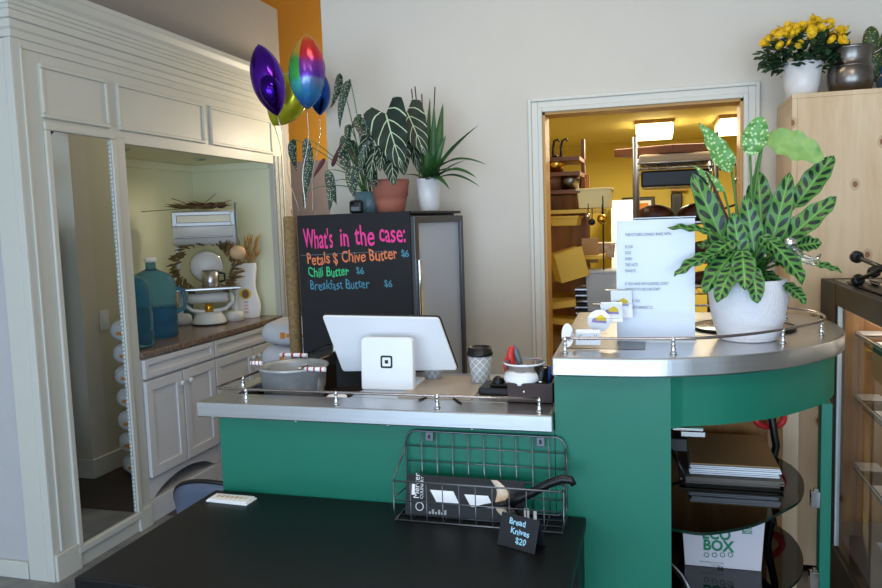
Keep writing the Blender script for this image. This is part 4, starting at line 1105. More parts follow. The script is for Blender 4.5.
# clear tub in caddy with tape roll, scissors, marker
cc = Vector((-.385,2.225,LZ+.045))
t = thing('clear_tub', 'clear plastic deli tub resting in the brown caddy', 'tub', cc)
MB().lathe([(.045,0),(.058,.055),(.062,.06),(.062,.064),(.056,.064),(.043,.004)], cc, 32).build('tub', M['acryl'], t)
MB().lathe([(.060,.060),(.064,.062),(.060,.066)], cc, 32).build('rim', M['wplast'], t)
tp = Vector((-.388,2.20,LZ+.075))
t = thing('tape_roll', 'white disc-shaped tape roll lying in front of red scissors', 'tape', tp)
Mt = Matrix.Rotation(math.radians(18),4,'X')
MB().lathe([(.020,.016),(.026,.020),(.034,.016),(.052,.004),(.055,-.006),(.050,-.014),(0,-.016)], tp, 36, M=Mt).build('disc', M['wplast'], t)
MB().lathe([(.014,.021),(.019,.023),(.022,.018),(.018,.014),(.014,.016)], tp, 24, M=Mt).build('hub', M['wplast'], t)
s0 = W(524,375,Y=2.26); 
t = thing('scissors', 'scissors with red and grey loop handle standing in the caddy', 'scissors', W(521,372,Y=2.27))
top_ = W(512,345,Y=2.27); A = W(518,378,Y=2.27); B = W(526,377,Y=2.27)
lp = [W(515,376,Y=2.265), W(509,362,Y=2.265), W(508,350,Y=2.265), W(511,344,Y=2.265), W(516,350,Y=2.265), W(521,364,Y=2.265), W(524,377,Y=2.265)]
MB().tube([W(516,378,Y=2.265),W(512,366,Y=2.265),W(510,354,Y=2.265),W(512,346,Y=2.265)], [.010,.012,.012,.007], 10).build('red_grip', M['red'], t)
MB().tube([W(524,378,Y=2.275),W(520,364,Y=2.275),W(516,352,Y=2.275),W(513,345,Y=2.275)], [.009,.010,.010,.006], 10).build('grey_grip', M['greyp'], t)
MB().tube([W(507,372,Y=2.27),W(505,366,Y=2.27),W(506,359,Y=2.27),W(508,357,Y=2.27)], [.006,.007,.006,.004], 8).build('red_trigger', M['red'], t)
MB().cyl(W(521,378,Y=2.27), W(524,396,Y=2.265), .007, .004, 8).build('blade', M['steel'], t)
mp_ = W(541,382,Y=2.2)
t = thing('black_flashlight', 'short black torch leaning in the caddy beside the tape roll', 'torch', mp_)
MB().tube([W(538,398,Y=2.2),W(540,385,Y=2.2),W(542,372,Y=2.2),W(543,367,Y=2.2)], [.014,.014,.016,.012], 16).build('body', M['blk'], t)
MB().tube([W(540.3,383,Y=2.2),W(540.9,380,Y=2.2)], .0155, 16).build('ring', M['chrome'], t)
t = thing('marker_pen', 'blue marker pen at the right edge of the caddy', 'pen', W(549,380,Y=2.25))
MB().cyl(W(549,398,Y=2.25), W(549,366,Y=2.25), .006, n=10).build('barrel', mat('blue_plastic', '#2a55b8', .4), t)
MB().cyl(W(546,398,Y=2.24), W(546.5,366,Y=2.24), .005, n=10).build('black_marker_cap', M['blk'], t)
rb = [W(538+4.5*math.cos(a), 363+5*math.sin(a), Y=2.28) for a in [2*PI*i/20 for i in range(20)]]
tag(MB().tube(rb, .0022, 6, closed=True).build('rubber_band', mat('pale_rubber', '#c99a92', .5)), 'pale pink rubber loop sticking up from the caddy', 'rubber band')

# galvanised bucket in the well
bp_ = Vector((-1.222,2.35,.761))
t = thing('metal_bucket', 'galvanised metal bucket standing in the counter well', 'bucket', bp_)
MB().lathe([(0,.004),(.080,.004),(.082,0),(.105,.13),(.108,.135),(.110,.145),(.116,.205),(.121,.207),(.121,.213),(.116,.214),(.112,.20),(.104,.14),(.078,.01),(0,.01)], bp_, 48, mod=lambda a,z: 1+.004*math.sin(a*9+z*40)).build('pail', M['galv'], t)
MB().lathe([(.1215,.205),(.124,.2095),(.1215,.214)], bp_, 48).build('rim', M['galv'], t)
for s_ in (-1,1):
    MB().box(bp_.x+s_*.098-.012,bp_.y-.03,bp_.z+.12,bp_.x+s_*.098+.012,bp_.y-.002,bp_.z+.205).build('handle_lug', M['galv'], t, bevel=.003)
for i, (a, b_, yy, lb) in enumerate([((251,363),(262,371),2.24,'left side of'),((305,369),(325,359),2.24,'front right of'),((280,354),(307,355),2.47,'far side of')]):
    A = W(*a,Y=yy); B = W(*b_,Y=yy+.0)
    A.z = B.z = max(A.z, .982) if i < 2 else .985
    t2 = thing('price_strip', 'red and white paper roll clipped on the %s the bucket rim' % lb, 'paper roll', (A+B)/2, group='paper rolls on the bucket rim')
    MB().tube([A, B], .0075, 12).build('paper', M['paper'], t2)
    mb = MB()
    for k in range(3):
        f = .12+.32*k; mb.tube([A.lerp(B, f), A.lerp(B, f+.08)], .0078, 12)
    mb.build('red_bands', M['logo_r'], t2)
t = thing('white_plate', 'white plate edge visible in the dark counter well', 'plate', (-1.0,2.22,.85))
t.location = Vector((-.995,2.20,.76))
MB().lathe([(0,0),(.028,0),(.034,.142),(.03,.146),(0,.146)], t.location, 28).build('body', M['paper'], t)
t['label'] = 'short white pot whose rim shows behind the steel edge near the bucket'; t['category'] = 'pot'; t.name = 'white_pot'

# ================================================================== ON THE UPPER COUNTER
sg = thing('menu_sign', 'white allergy notice in clear acrylic stand on upper counter', 'sign', (0,2.33,UZ)); 
xL, xR = W(617,330,Y=2.33).x, W(695,330,Y=2.33).x; zT = W(655,218,Y=2.33).z
MB().box(xL,2.330,UZ+.004,xR,2.3306,zT-.004).build('paper_sheet', M['paper'], sg)
MB().add([(xL-.003,2.3262,UZ+.002),(xR+.003,2.3262,UZ+.002),(xR+.003,2.3262,zT),(xL-.003,2.3262,zT)], [(0,1,2,3)]).add([(xL-.003,2.334,UZ+.002),(xR+.003,2.334,UZ+.002),(xR+.003,2.334,zT),(xL-.003,2.334,zT)], [(0,1,2,3)]).build('acrylic_holder', M['acryl'], sg)
MB().box(xL-.003,2.3255,zT-.001,xR+.003,2.335,zT+.002).box(xL-.003,2.3,UZ,xR+.003,2.40,UZ+.003).build('acrylic_edge', M['gedge'], sg)
mb = MB(); wS_ = xR-xL
def ln(v, txt, size=.0125, u=625):
    q = W(u, v+1.3, Y=2.3285); letter(mb, Matrix.Translation(q) @ Matrix.Rotation(PI/2,4,'X'), txt, size, xs=.60)
ln(235,'THIS KITCHEN LOVINGLY BAKES WITH:'); ln(247,'FLOUR'); ln(253,'EGGS'); ln(259,'DAIRY'); ln(265,'TREE NUTS'); ln(271,'PEANUTS')
ln(284,"IF YOU HAVE ANY ALLERGIES, DON'T"); ln(289.5,'HESITATE TO ASK OUR STAFF!'); ln(301,'THANK YOU,'); ln(307.5,'IENTE BAKING CO.', u=631)
mb.build('lettering', M['ink'], sg)

# card stand
cs = thing('card_stand', 'clear acrylic tiered stand of sticker cards, left of notice', 'card holder', (-.19,2.2,UZ), math.radians(0))
mb = MB()
xl, xr = -.235, -.10
for i in range(4):
    y = 2.165+.045*i; x = -.245+.032*i; z1 = UZ+.045+.038*i
    mb.add([(x,y,UZ+.002),(x+.11,y,UZ+.002),(x+.11,y,z1),(x,y,z1)], [(0,1,2,3)])
    mb.add([(x,y,z1),(x+.11,y,z1),(x+.11,y+.030,z1-.006),(x,y+.030,z1-.006)], [(0,1,2,3)])
mb.box(-.247,2.165,UZ,-.03,2.33,UZ+.0015)
mb.build('tiers', M['acryl'], cs)
def card(p, w, h, rnd, label, logo=True, rz=0, tilt=-.25):
    t = thing('sticker_card', label, 'sticker', p, rot=(tilt,0,rz), group='sticker cards in the acrylic stand'); Mx = chain(t)
    pl = [(w/2*math.cos(a), h/2+h/2*math.sin(a)) for a in [2*PI*i/28 for i in range(28)]] if rnd else [(-w/2,0),(w/2,0),(w/2,h),(-w/2,h)]
    MB().prism(pl, 0, .0015, M=Mx @ Matrix.Rotation(PI/2,4,'X')).build('card', M['paper'], t)
    if logo:
        s = w*.33; c0 = h*.55
        q = [(-s,c0-s*.35),(s,c0-s*.5),(s*.9,c0+s*.2),(s*.3,c0+s*.6),(-s*.2,c0+s*.35),(-s*.8,c0+s*.2)]
        MB().prism(q, .0016, .0022, M=Mx @ Matrix.Rotation(PI/2,4,'X')).build('purple_logo', M['lav'], t)
        q = [(-s*.5,c0-s*.1),(s*.95,c0-s*.2),(s*.8,c0+s*.35),(s*.3,c0+s*.7),(-s*.3,c0+s*.4)]
        MB().prism(q, .0023, .0028, M=Mx @ Matrix.Rotation(PI/2,4,'X')).build('yellow_logo', M['baguette'] if False else M['logo_y'], t)
    return t, Mx
def cp(u, v, Y): return W(u, v, Y=Y)
card(cp(622,318,2.29), .062, .085, False, 'square sticker card at the back, against the notice', tilt=-.35, rz=.1)
card(cp(612,322,2.25), .062, .060, False, 'square sticker card with purple and gold logo, second from back', tilt=-.35, rz=.1)
card(cp(599,332,2.22), .066, .066, True, 'round sticker with purple and gold logo in the middle', tilt=-.3)
t, Mx = card(cp(568,347,2.155), .034, .068, True, 'slim rounded white card at the left end of the stand', logo=False, tilt=-.15, rz=.3)
mb = MB(); letter(mb, Mx @ Matrix.Translation((.008,-.002,.012)) @ Matrix.Rotation(PI/2,4,'X') @ RZ(1.2), 'Thanks', .014); mb.build('script', M['inkb'], t)
t, Mx = card(cp(588,345,2.175), .07, .045, False, 'clear and white script sticker in the front row', logo=False, tilt=-.3)
mb = MB(); letter(mb, Mx @ Matrix.Translation((-.032,-.002,.012)) @ Matrix.Rotation(PI/2,4,'X'), 'Small', .026, off=-.0004, shear=.3, wob=.03); mb.build('script', M['ink'], t)

# big calathea
pc = Vector((W(748,330,Y=2.37).x, 2.375, UZ))
cal = thing('potted_calathea', 'large patterned calathea in white hobnail pot on upper counter', 'plant', pc)
def hob(a, z): return 1+.012*(math.sin(a*32+ (math.floor(z/.009)%2)*PI)**2)*math.sin(z/.009*PI)**2
prf = [(0,0),(.072,0),(.082,.006)]
for i in range(61):
    f = i/60; r_ = .082+(.113-.082)*math.sin(min(1,f*1.05)*PI/2)**.8 - .006*max(0,f-.8)*5
    prf.append((r_, .006+.174*f))
prf += [(.100,.180),(.097,.13),(0,.13)]
def hobnail():
    m_, nt, b = base('hobnail_ceramic'); b.inputs['Base Color'].default_value = lin('#e4e4ea'); b.inputs['Roughness'].default_value = .28
    tc = nt.nodes.new('ShaderNodeTexCoord'); vo = nt.nodes.new('ShaderNodeTexVoronoi'); vo.inputs['Scale'].default_value = 150; vo.inputs['Randomness'].default_value = .25
    nt.links.new(tc.outputs['Object'], vo.inputs[0]); bp = nt.nodes.new('ShaderNodeBump'); bp.invert = True; bp.inputs['Strength'].default_value = .6; bp.inputs['Distance'].default_value = .003
    nt.links.new(vo.outputs[0], bp.inputs['Height']); nt.links.new(bp.outputs[0], b.inputs['Normal']); return m_
MB().lathe(prf, pc, 96).build('pot', hobnail(), cal)
MB().lathe([(0,.165),(.103,.160)], pc, 30).build('soil', M['soil'], cal)
top = pc+Vector((0,0,.165)); lv = MB(); st = MB()
def L(lvm, base_, tip, w, yb_, yt, up=(0,-1,.35), droop=.05, kind='oval', wave=.09, fold=.2, side=0, stc=True, sr=.0035):
    A = W(*base_, Y=yb_); B = W(*tip, Y=yt); leaf(lvm, A, B, w*1.1, up, kind=kind, wave=wave, fold=fold, droop=droop, nu=8, nv=18, side=side, ph=base_[0])
    if stc:
        q = top+Vector((random.uniform(-.025,.025), random.uniform(-.02,.02), 0))
        stemt(st, curve3(q, (q*.4+A*.6)+Vector((0,0,.04)), A), sr+.001, sr)
L(lv,(733,264),(692,173),.066,2.40,2.42)
L(lv,(762,240),(758,170),.066,2.46,2.50)
L(lv,(768,258),(790,172),.060,2.42,2.45)
L(lv,(794,208),(834,155),.064,2.48,2.50, up=(-.3,-1,.3))
L(lv,(778,248),(837,197),.064,2.43,2.42, up=(-.2,-1,.6))
L(lv,(757,268),(745,195),.060,2.36,2.36)
L(lv,(742,270),(733,212),.055,2.33,2.34)
L(lv,(765,232),(749,185),.05,2.50,2.52)
L(lv,(720,236),(667,228),.036,2.30,2.27, up=(0,-.6,1), droop=.12)
L(lv,(722,252),(674,277),.046,2.29,2.25, up=(-.2,-.6,1), droop=.16)
L(lv,(736,250),(704,294),.064,2.32,2.25, up=(-.4,-1,.5), droop=.12)
L(lv,(738,238),(705,262),.055,2.34,2.28, up=(-.2,-.8,.8), droop=.12)
L(lv,(742,250),(745,290),.060,2.30,2.22, up=(0,-1,.35), droop=.12)
L(lv,(735,262),(717,303),.050,2.28,2.22, up=(-.3,-1,.3), droop=.1)
L(lv,(752,265),(757,304),.046,2.27,2.22, up=(.1,-1,.3), droop=.1)
L(lv,(768,240),(803,284),.060,2.32,2.26, up=(.3,-.8,.8), droop=.14)
L(lv,(760,236),(787,262),.060,2.34,2.30, up=(.1,-.8,.9), droop=.1)
L(lv,(782,282),(806,304),.040,2.32,2.27, up=(.3,-.8,.7), droop=.1)
L(lv,(806,262),(842,272),.032,2.38,2.36, up=(.1,-.6,1), droop=.06)
L(lv,(792,247),(822,243),.050,2.42,2.42, up=(.1,-.9,.7), droop=.05)
L(lv,(775,262),(800,262),.055,2.36,2.34, up=(.1,-.8,.9), droop=.1)
L(lv,(728,245),(696,246),.04,2.42,2.42, up=(0,-.7,1))
L(lv,(765,270),(772,290),.05,2.40,2.36, up=(.2,-1,.6))
for k in range(14):
    a = 2*PI*k/14; A = top+Vector((.03*math.cos(a),.03*math.sin(a),.03)); B = top+Vector((.11*math.cos(a),.11*math.sin(a),.05+.05*random.random()))
    leaf(lv, A, B, .05, (0,0,1), kind='oval', wave=.05, fold=.2, droop=.15, nu=6, nv=12)
lv.build('foliage', M['calathea'], cal)
lv = MB()
L(lv,(732,172),(699,122),.062,2.42,2.38, up=(.1,-1,.2), kind='lance', side=0, droop=.05, sr=.004)
L(lv,(724,192),(692,165),.030,2.42,2.40, up=(.1,-1,.5), kind='lance', droop=.06)
L(lv,(750,156),(761,116),.066,2.46,2.44, up=(-.1,-1,.1), kind='oval', droop=.03, sr=.004)
lv.build('speckled_foliage', M['dieff'], cal)
lv = MB()
L(lv,(764,136),(824,160),.082,2.48,2.44, up=(.1,-1,.35), kind='oval', droop=.10, sr=.004)
lv.build('pale_leaf', M['dieffp'], cal)
stemt(st, curve3(top, W(745,200,Y=2.45), W(764,138,Y=2.48)), .006, .004)
st.build('stem', M['stem'], cal)
mb = MB(); stemt(mb, curve3(top, W(728,210,Y=2.4), W(706,172,Y=2.4)), .006, .003); mb.build('dry_stem', M['stemr'], cal)
# dark disc behind the pot
p = W(738,318,Z=UZ)
t = thing('serving_board', 'round dark board lying behind the white hobnail pot', 'board', (.27,2.60,UZ))
MB().lathe([(0,0),(.155,0),(.158,.003),(.158,.008),(.155,.010),(0,.010)], t.location, 48).build('board', M['steeltop'], t)
MB().lathe([(.158,.002),(.162,.006),(.158,.011)], t.location, 48).build('rim', M['blk'], t)
# glass watering globe
g = W(790,243,Y=2.30)
t = thing('watering_globe', 'clear glass watering globe poking out of the calathea leaves', 'watering globe', g)
MB().sphere(g, (.017,.017,.017), 20, 12).build('bulb', M['chrome'], t)
MB().tube([g+Vector((.01,0,-.01)), W(800,258,Y=2.3), W(816,262,Y=2.3), W(821,254,Y=2.3)], [.006,.016,.013,.002], 16).build('glass_body', mat('clear_blown_glass', '#ffffff', .02, trans=.95, ior=1.4), t)
MB().cyl(g, W(762,275,Y=2.34), .004, n=8).build('spout', M['acryl'], t)

# ================================================================== UNDER THE COUNTER
gz = .583
st_ = thing('paper_bag_stack', 'stack of flattened kraft bags on the glass shelf', 'paper bags', (.24,2.65,gz))
mb = MB()
for i in range(6):
    a = random.uniform(-.006,.006); mb.box(.105+a,2.50+random.uniform(-.006,.01),gz+.028+.0058*i,.375+a,2.86,gz+.028+.0058*i+.0042)
mb.build('white_folded_bags', M['paper'], st_)
mb = MB()
for i in range(4):
    a = random.uniform(-.01,.01); mb.box(.08+a,2.49+random.uniform(-.008,.008),gz+.0005+.0066*i,.375+a,2.84,gz+.0055+.0066*i)
mb.build('grey_bags', M['cardg'], st_)
MB().box(.105,2.50,gz+.0635,.37,2.86,gz+.067).build('top_sheet', M['card'], st_)
eb = thing('delivery_box', 'white carton printed ECO BOX in green on lower glass shelf', 'box', (.22,2.6,.336))
ez0, ez1 = .336, .535
A0, A1 = W(685,565,Z=ez0), W(761,571,Z=ez0); EYf = (A0.y+A1.y)/2; EXL, EXR = A0.x, A1.x
mb = MB(); mb.add([(EXL,EYf,ez0),(EXR,EYf,ez0),(EXR+.0,EYf+.30,ez0),(EXL,EYf+.30,ez0),(EXL-.012,EYf-.004,ez1),(EXR+.012,EYf-.004,ez1),(EXR+.012,EYf+.31,ez1),(EXL-.012,EYf+.31,ez1)], [(3,2,1,0),(4,5,6,7),(0,1,5,4),(1,2,6,5),(2,3,7,6),(3,0,4,7)])
bx = mb.build('carton', M['ecow'], eb, bevel=.001)
mb = MB()
def et(u, v, s_, size, **k):
    q = W(u, v, Y=EYf-.0045); letter(mb, Matrix.Translation(q) @ Matrix.Rotation(PI/2,4,'X'), s_, size, **k)
et(702,538,'ECO', .048, off=.0016, xs=.88); et(703,549.5,'BOX', .048, off=.0016, xs=.9)
et(709,524,'Take Out', .011); et(700,562,'Earth friendly recycled carton', .0075, xs=.8); et(711,565.5,'recyclable', .007)
for i in range(4):
    q = W(706.5+8*i, 555, Y=EYf-.004); mb.tube([(q.x+.007*math.cos(a),q.y,q.z+.007*math.sin(a)) for a in [2*PI*k/14 for k in range(14)]], .001, 4, closed=True)
et(742,529,'ECO', .016, off=.0006, xs=.9); et(742,533.5,'BOX', .016, off=.0006, xs=.9)
mb.build('green_lettering', M['ecog'], eb)
et2 = MB(); q = W(718,568,Y=EYf-.003); et2.box(q.x,q.y-.001,q.z,q.x+.005,q.y,q.z+.005); et2.box(q.x+.009,q.y-.001,q.z,q.x+.014,q.y,q.z+.005); et2.build('box_marks', M['inkb'], eb)
# clutter behind
t = thing('power_cable_coil', 'red coiled cable hanging at the back of the open bay', 'cable', (.40,2.93,.7))
for z in (.71,.45): MB().tube([(.395+.05*math.cos(a),2.92+.012*math.sin(3*a),z+.045*math.sin(a)) for a in [2*PI*k/24 for k in range(24)]], .012, 8, closed=True).build('coil', M['red'], t)
MB().tube([(.43,2.95,.85),(.40,2.90,.72),(.42,2.91,.6),(.39,2.9,.45),(.42,2.91,.25),(.40,2.92,.02)], .014, 8).build('black_cable', M['blk'], t)
o = MB().box(.445,2.94,0,.50,2.98,.99).build('wooden_upright', M['pine'], bevel=.003); tag(o, 'pale wooden upright behind the open bay, beside red cable', 'post')
mb = MB(); pts = [W(671,565,Z=.336), W(676,570,Z=.336), W(682,577,Z=.336), W(686,584,Z=.336), W(690,592,Z=.336)]
pts = [Vector((p.x, p.y, .342)) for p in pts]
tag(MB().tube(pts, .003, 8).build('charging_cord', M['paper']), 'thin white cord on the lower glass shelf', 'cord')
t = thing('black_card_reader', 'black device on the left inside the open bay', 'device', (.05,2.3,.77))
MB().box(.018,2.2,.775,.085,2.35,.815).build('body', M['blk'], t, bevel=.004)
MB().tube([(.04,2.2,.78),(.07,2.17,.73),(.075,2.2,.69),(.04,2.25,.66)], .005, 8).build('cable', M['blk'], t)

# ================================================================== PINE CABINET + things on it
PX0, PX1, PYf, PYb, PZ = .508, 1.40, 3.215, 3.60, 1.900
pcb = thing('pine_cabinet', 'tall knotty pine cabinet standing against the back wall', 'cabinet', (PX0,PYf,0))
MB().box(PX0,PYf,0,PX0+.02,PYb,PZ-.018).box(PX1-.02,PYf,0,PX1,PYb,PZ-.018).build('side_panel', M['pine'], pcb, bevel=.002)
MB().box(PX0+.02,PYf,.02,PX1-.02,PYf+.018,PZ-.018).build('front_panel', M['pine'], pcb, bevel=.002)
MB().box(PX0,PYf,PZ-.018,PX1,PYb,PZ).build('top_panel', M['pine'], pcb, bevel=.002)
# chrysanthemum
pc = Vector((W(802,92,Y=3.33).x, 3.34, PZ))
chm = thing('potted_chrysanthemum', 'yellow chrysanthemum in white pot on the pine cabinet', 'plant', pc)
MB().lathe([(0,0),(.052,0),(.056,.004),(.066,.05),(.076,.128),(.078,.130),(.078,.134),(.07,.134),(.066,.1),(0,.1)], pc, 36).build('pot', M['wpot'], chm)
MB().lathe([(0,.118),(.07,.116)], pc, 24).build('soil', M['soil'], chm)
lv = MB(); top = pc+Vector((0,0,.12))
for i in range(520):
    a = random.uniform(0,2*PI); f = random.random()**.5; z = random.uniform(-.04,.125)*(1-.3*f)
    r_ = .15*f*(1 if z > 0 else .85)
    A = top+Vector((r_*math.cos(a)*1.05, r_*math.sin(a)*.8, .02+z*1.1*(1.15-f*.5)))
    d = Vector((math.cos(a)*.7+random.uniform(-.5,.5), math.sin(a)*.7+random.uniform(-.5,.5), random.uniform(-.5,.7))).normalized()
    leaf(lv, A, A+d*.038, .024, (random.uniform(-.5,.5),-.6,1), nu=2, nv=4)
lv.build('foliage', M['darkleaf'], chm)
fm = MB()
for k in range(2):
    n = 14 if k == 0 else 9
    for i in range(n):
        a = 2*PI*i/n+k*.2; ro = .017-.006*k; zz = .002+.005*k
        fm.add([(.003*math.cos(a-.3),.003*math.sin(a-.3),zz),(.003*math.cos(a+.3),.003*math.sin(a+.3),zz),(ro*math.cos(a+.17),ro*math.sin(a+.17),zz+.003),(ro*1.08*math.cos(a),ro*1.08*math.sin(a),zz+.002),(ro*math.cos(a-.17),ro*math.sin(a-.17),zz+.003)], [(0,1,2,3,4)], True)
fm.sphere((0,0,.004), (.011,.011,.006), 12, 6)
first = None
for i in range(96):
    a = random.uniform(0,2*PI); f = random.random()**.45
    h_ = .165-.055*f*f+(.02 if math.cos(a) > .2 and f < .7 else 0)+random.uniform(-.008,.012)
    P = top+Vector((.15*f*math.cos(a)*1.02, .12*f*math.sin(a), h_-.005))
    if i > 80: P = top+Vector((random.uniform(-.14,.14), -.115, random.uniform(.06,.12)))
    if first is None: o = fm.build('flower', M['yflower'], chm, local=True); first = o
    else: o = first.copy(); COL.objects.link(o); o.parent = chm
    o.location = P-pc; o.rotation_euler = Euler((math.radians(55)+random.uniform(-.3,.3), random.uniform(-.3,.3)+.5*f*math.cos(a), random.uniform(0,6)))
# pewter jug
pc = Vector((W(850,91,Y=3.33).x, 3.33, PZ))
t = thing('pewter_jug', 'dull pewter pitcher with curled handle on the pine cabinet', 'pitcher', pc)
MB().lathe([(0,0),(.060,0),(.074,.012),(.083,.045),(.084,.075),(.079,.10),(.072,.112),(.071,.122),(.075,.145),(.082,.168),(.085,.175),(.081,.175),(.068,.13),(0,.12)], pc, 44, mod=lambda a,z: 1+(.14*max(0,math.cos(a-PI))**6 if z > .14 else 0)).build('body', M['pewter'], t)
MB().lathe([(.0775,.100),(.0795,.103),(.076,.106)], pc, 40).build('band', M['pewter'], t)
MB().tube([pc+Vector(q) for q in ((.066,-.01,.14),(.09,-.01,.155),(.125,-.015,.175),(.15,-.015,.165),(.15,-.015,.13),(.12,-.01,.075),(.082,-.01,.04))], [.005,.006,.006,.006,.006,.005,.004], 10).build('handle', M['pewter'], t)
# cactus in blue pot
pc = Vector((W(896,91,Y=3.42).x, 3.45, PZ))
t = thing('potted_cactus', 'bunny-ear cactus in a blue pot behind the pewter pitcher', 'plant', pc)
MB().lathe([(0,0),(.05,0),(.066,.06),(.07,.11),(.062,.11),(.06,.09),(0,.09)], pc, 32).build('pot', mat('blue_glaze', '#3f5f78', .3), t)
MB().lathe([(0,.10),(.062,.098)], pc, 24).build('soil', M['soil'], t)
mb = MB(); q = W(872,45,Y=3.42)
mb.sphere(W(873,62,Y=3.42), (.03,.018,.07), 16, 10); mb.sphere(W(871,42,Y=3.42), (.032,.018,.062), 16, 10); mb.sphere(W(886,50,Y=3.45), (.03,.018,.08), 16, 10); mb.sphere(W(884,75,Y=3.45), (.035,.022,.06), 16, 10)
mb.build('pads', M['cactus'], t)

# ================================================================== GLASS DISPLAY CASE (right)
GX0, GX1, GY0, GY1, GZ = .612, 1.36, 1.35, 3.185, 1.19
gc = thing('glass_display_case', 'long glass display case with dark wood frame on the right', 'display case', (GX0,GY0,0))
mb = MB()
mb.box(GX0,GY0,GZ-.075,GX0+.035,2.93,GZ); mb.box(GX1-.035,GY0,GZ-.075,GX1,GY1,GZ)
mb.box(GX0+.035,GY1-.04,GZ-.06,GX1-.035,GY1,GZ); mb.box(GX0+.035,GY0,GZ-.06,GX1-.035,GY0+.035,GZ)
mb.build('top_frame', M['blkw'], gc, bevel=.003)
for q in ((GX0,2.935,.22,GX0+.035,GY1,GZ),(GX1-.035,GY1-.04,.22,GX1,GY1,GZ-.075),(GX0,GY0,.22,GX0+.035,GY0+.04,GZ-.075)): MB().box(*q).build('corner_post', M['blkw'], gc, bevel=.003)
MB().box(GX0,GY0,0,GX1,GY1,.235).build('plinth', M['blkw'], gc, bevel=.004)
MB().box(GX0+.036,GY0+.04,GZ-.008,GX1-.036,GY1-.042,GZ-.001).build('top_glass', M['glass'], gc)
MB().add([(GX0+.010,GY0+.045,.236),(GX0+.010,2.92,.236),(GX0+.010,2.92,GZ-.076),(GX0+.010,GY0+.045,GZ-.076)], [(0,3,2,1)]).build('side_glass', M['glass'], gc)
MB().box(GX0+.004,2.905,.24,GX0+.018,2.915,GZ-.076).build('glass_edge_strip', M['gedge'], gc)
MB().box(GX0+.04,GY0+.05,.236,GX1-.04,GY1-.05,.25).build('deck', mat('case_deck', '#8f969c', .35), gc)
MB().box(GX0+.04,GY1-.055,.25,GX1-.04,GY1-.042,GZ-.062).build('end_panel', M['ply'], gc)
for z in (.985,.745,.48):
    s_ = MB().box(GX0+.10,GY0+.05,z,GX1-.06,GY1-.10,z+.006).build('shelf', M['glass'], gc)
    q = MB(); 
    for x in (GX0+.10,GX0+.20): q.box(x,GY0+.05,z-.004,x+.006,GY1-.10,z+.010)
    q.build('shelf_edge', M['gedge'], s_)
    q = MB(); 
    for x in (GX0+.13,GX0+.42): q.box(x,GY0+.05,z-.04,x+.035,GY1-.10,z-.004)
    q.build('shelf_bearer', M['blkw'], s_)
    q = MB()
    for k in range(7): q.box(GX0+.11,GY0+.1+k*.26,z+.010,GX0+.19,GY0+.20+k*.26,z+.012)
    q.build('price_cards', M['paper'], s_)
mb = MB(); mb.box(GX1-.20,2.4,.25,GX1-.17,2.43,GZ-.08); mb.box(GX1-.40,3.05,.25,GX1-.37,3.08,GZ-.08); mb.build('inner_upright', M['blkw'], gc)
# folded papers / trays on the shelves
tr = None
for k, (x, y, z) in enumerate(((.80,2.75,.251),(.86,2.35,.251),(.84,2.50,.998),(.88,2.2,.758),(.84,2.80,.493))):
    lab = ['white paper tray on case floor at the far end','white paper tray on the case floor, nearer the viewer','cream tray on the upper glass shelf of display case','white paper tray on the middle glass shelf','white paper tray on the lowest glass shelf, far end'][k]
    if tr is None:
        tr = thing('paper_tray', lab, 'tray', (x,y,z), group='paper trays in the display case')
        q = MB(); q.box(-.06,-.12,0,.10,.12,.004); q.box(-.06,-.12,.004,-.055,.12,.03); q.box(.095,-.12,.004,.10,.12,.03); q.box(-.055,-.12,.004,.095,-.115,.03); q.box(-.055,.115,.004,.095,.12,.03)
        q.build('tray', M['paper'], tr, local=True)
    else: dup(tr, (x,y,z), 0, lab)
# black rods lying on the case
def rod(a, b_, r, label):
    t = thing('iron_rod', label, 'rod', a, group='black iron rods on the case'); a, b_ = Vector(a), Vector(b_); d = (b_-a).normalized()
    MB().tube([a, b_], r, 14).build('shaft', M['darkm'], t)
    MB().tube([a-d*.016, a-d*.010, a+d*.006, a+d*.012], [.014,.020,.020,.012], 18).build('knob', M['blk'], t)
    MB().tube([a-d*.018, a-d*.0165], [.014,.016], 18).build('cap', M['chrome'], t)
rod(W(857,257,Y=2.75), W(900,275,Y=2.45), .0075, 'black iron rod with round knob, raised end above glass case')
rod(W(858,280,Y=2.8), W(898,262,Y=2.5), .0078, 'black iron rod lying low across the glass case top')
rod(W(874,272,Y=2.9), W(905,266,Y=2.6), .005, 'thin black rod behind the two thicker rods')
rc = thing('rod_cradle', 'flat grey metal bracket on the case top under the iron rods', 'bracket', (.75,2.6,GZ))
MB().box(.65,2.45,GZ,.95,2.95,GZ+.008).build('plate', M['darkm'], rc, bevel=.003)
MB().box(.68,2.5,GZ+.008,.70,2.9,GZ+.02).box(.80,2.5,GZ+.008,.82,2.9,GZ+.02).build('rib', M['chrome'], rc, bevel=.002)

# ================================================================== KITCHEN THINGS
def klight(x, y, label):
    t = thing('ceiling_light', label, 'ceiling light', (x,y,KZ), group='kitchen ceiling lights')
    MB().box(x-.16,y-.3,KZ-.03,x+.16,y+.3,KZ).build('housing', M['card'], t)
    MB().box(x-.15,y-.29,KZ-.115,x+.15,y+.29,KZ-.03).build('diffuser', M['lamp'], t, bevel=.01)
klight(-.005, 6.9, 'glowing square ceiling light in the middle of the kitchen'); klight(.66, 6.9, 'glowing kitchen ceiling light at the right side of doorway')
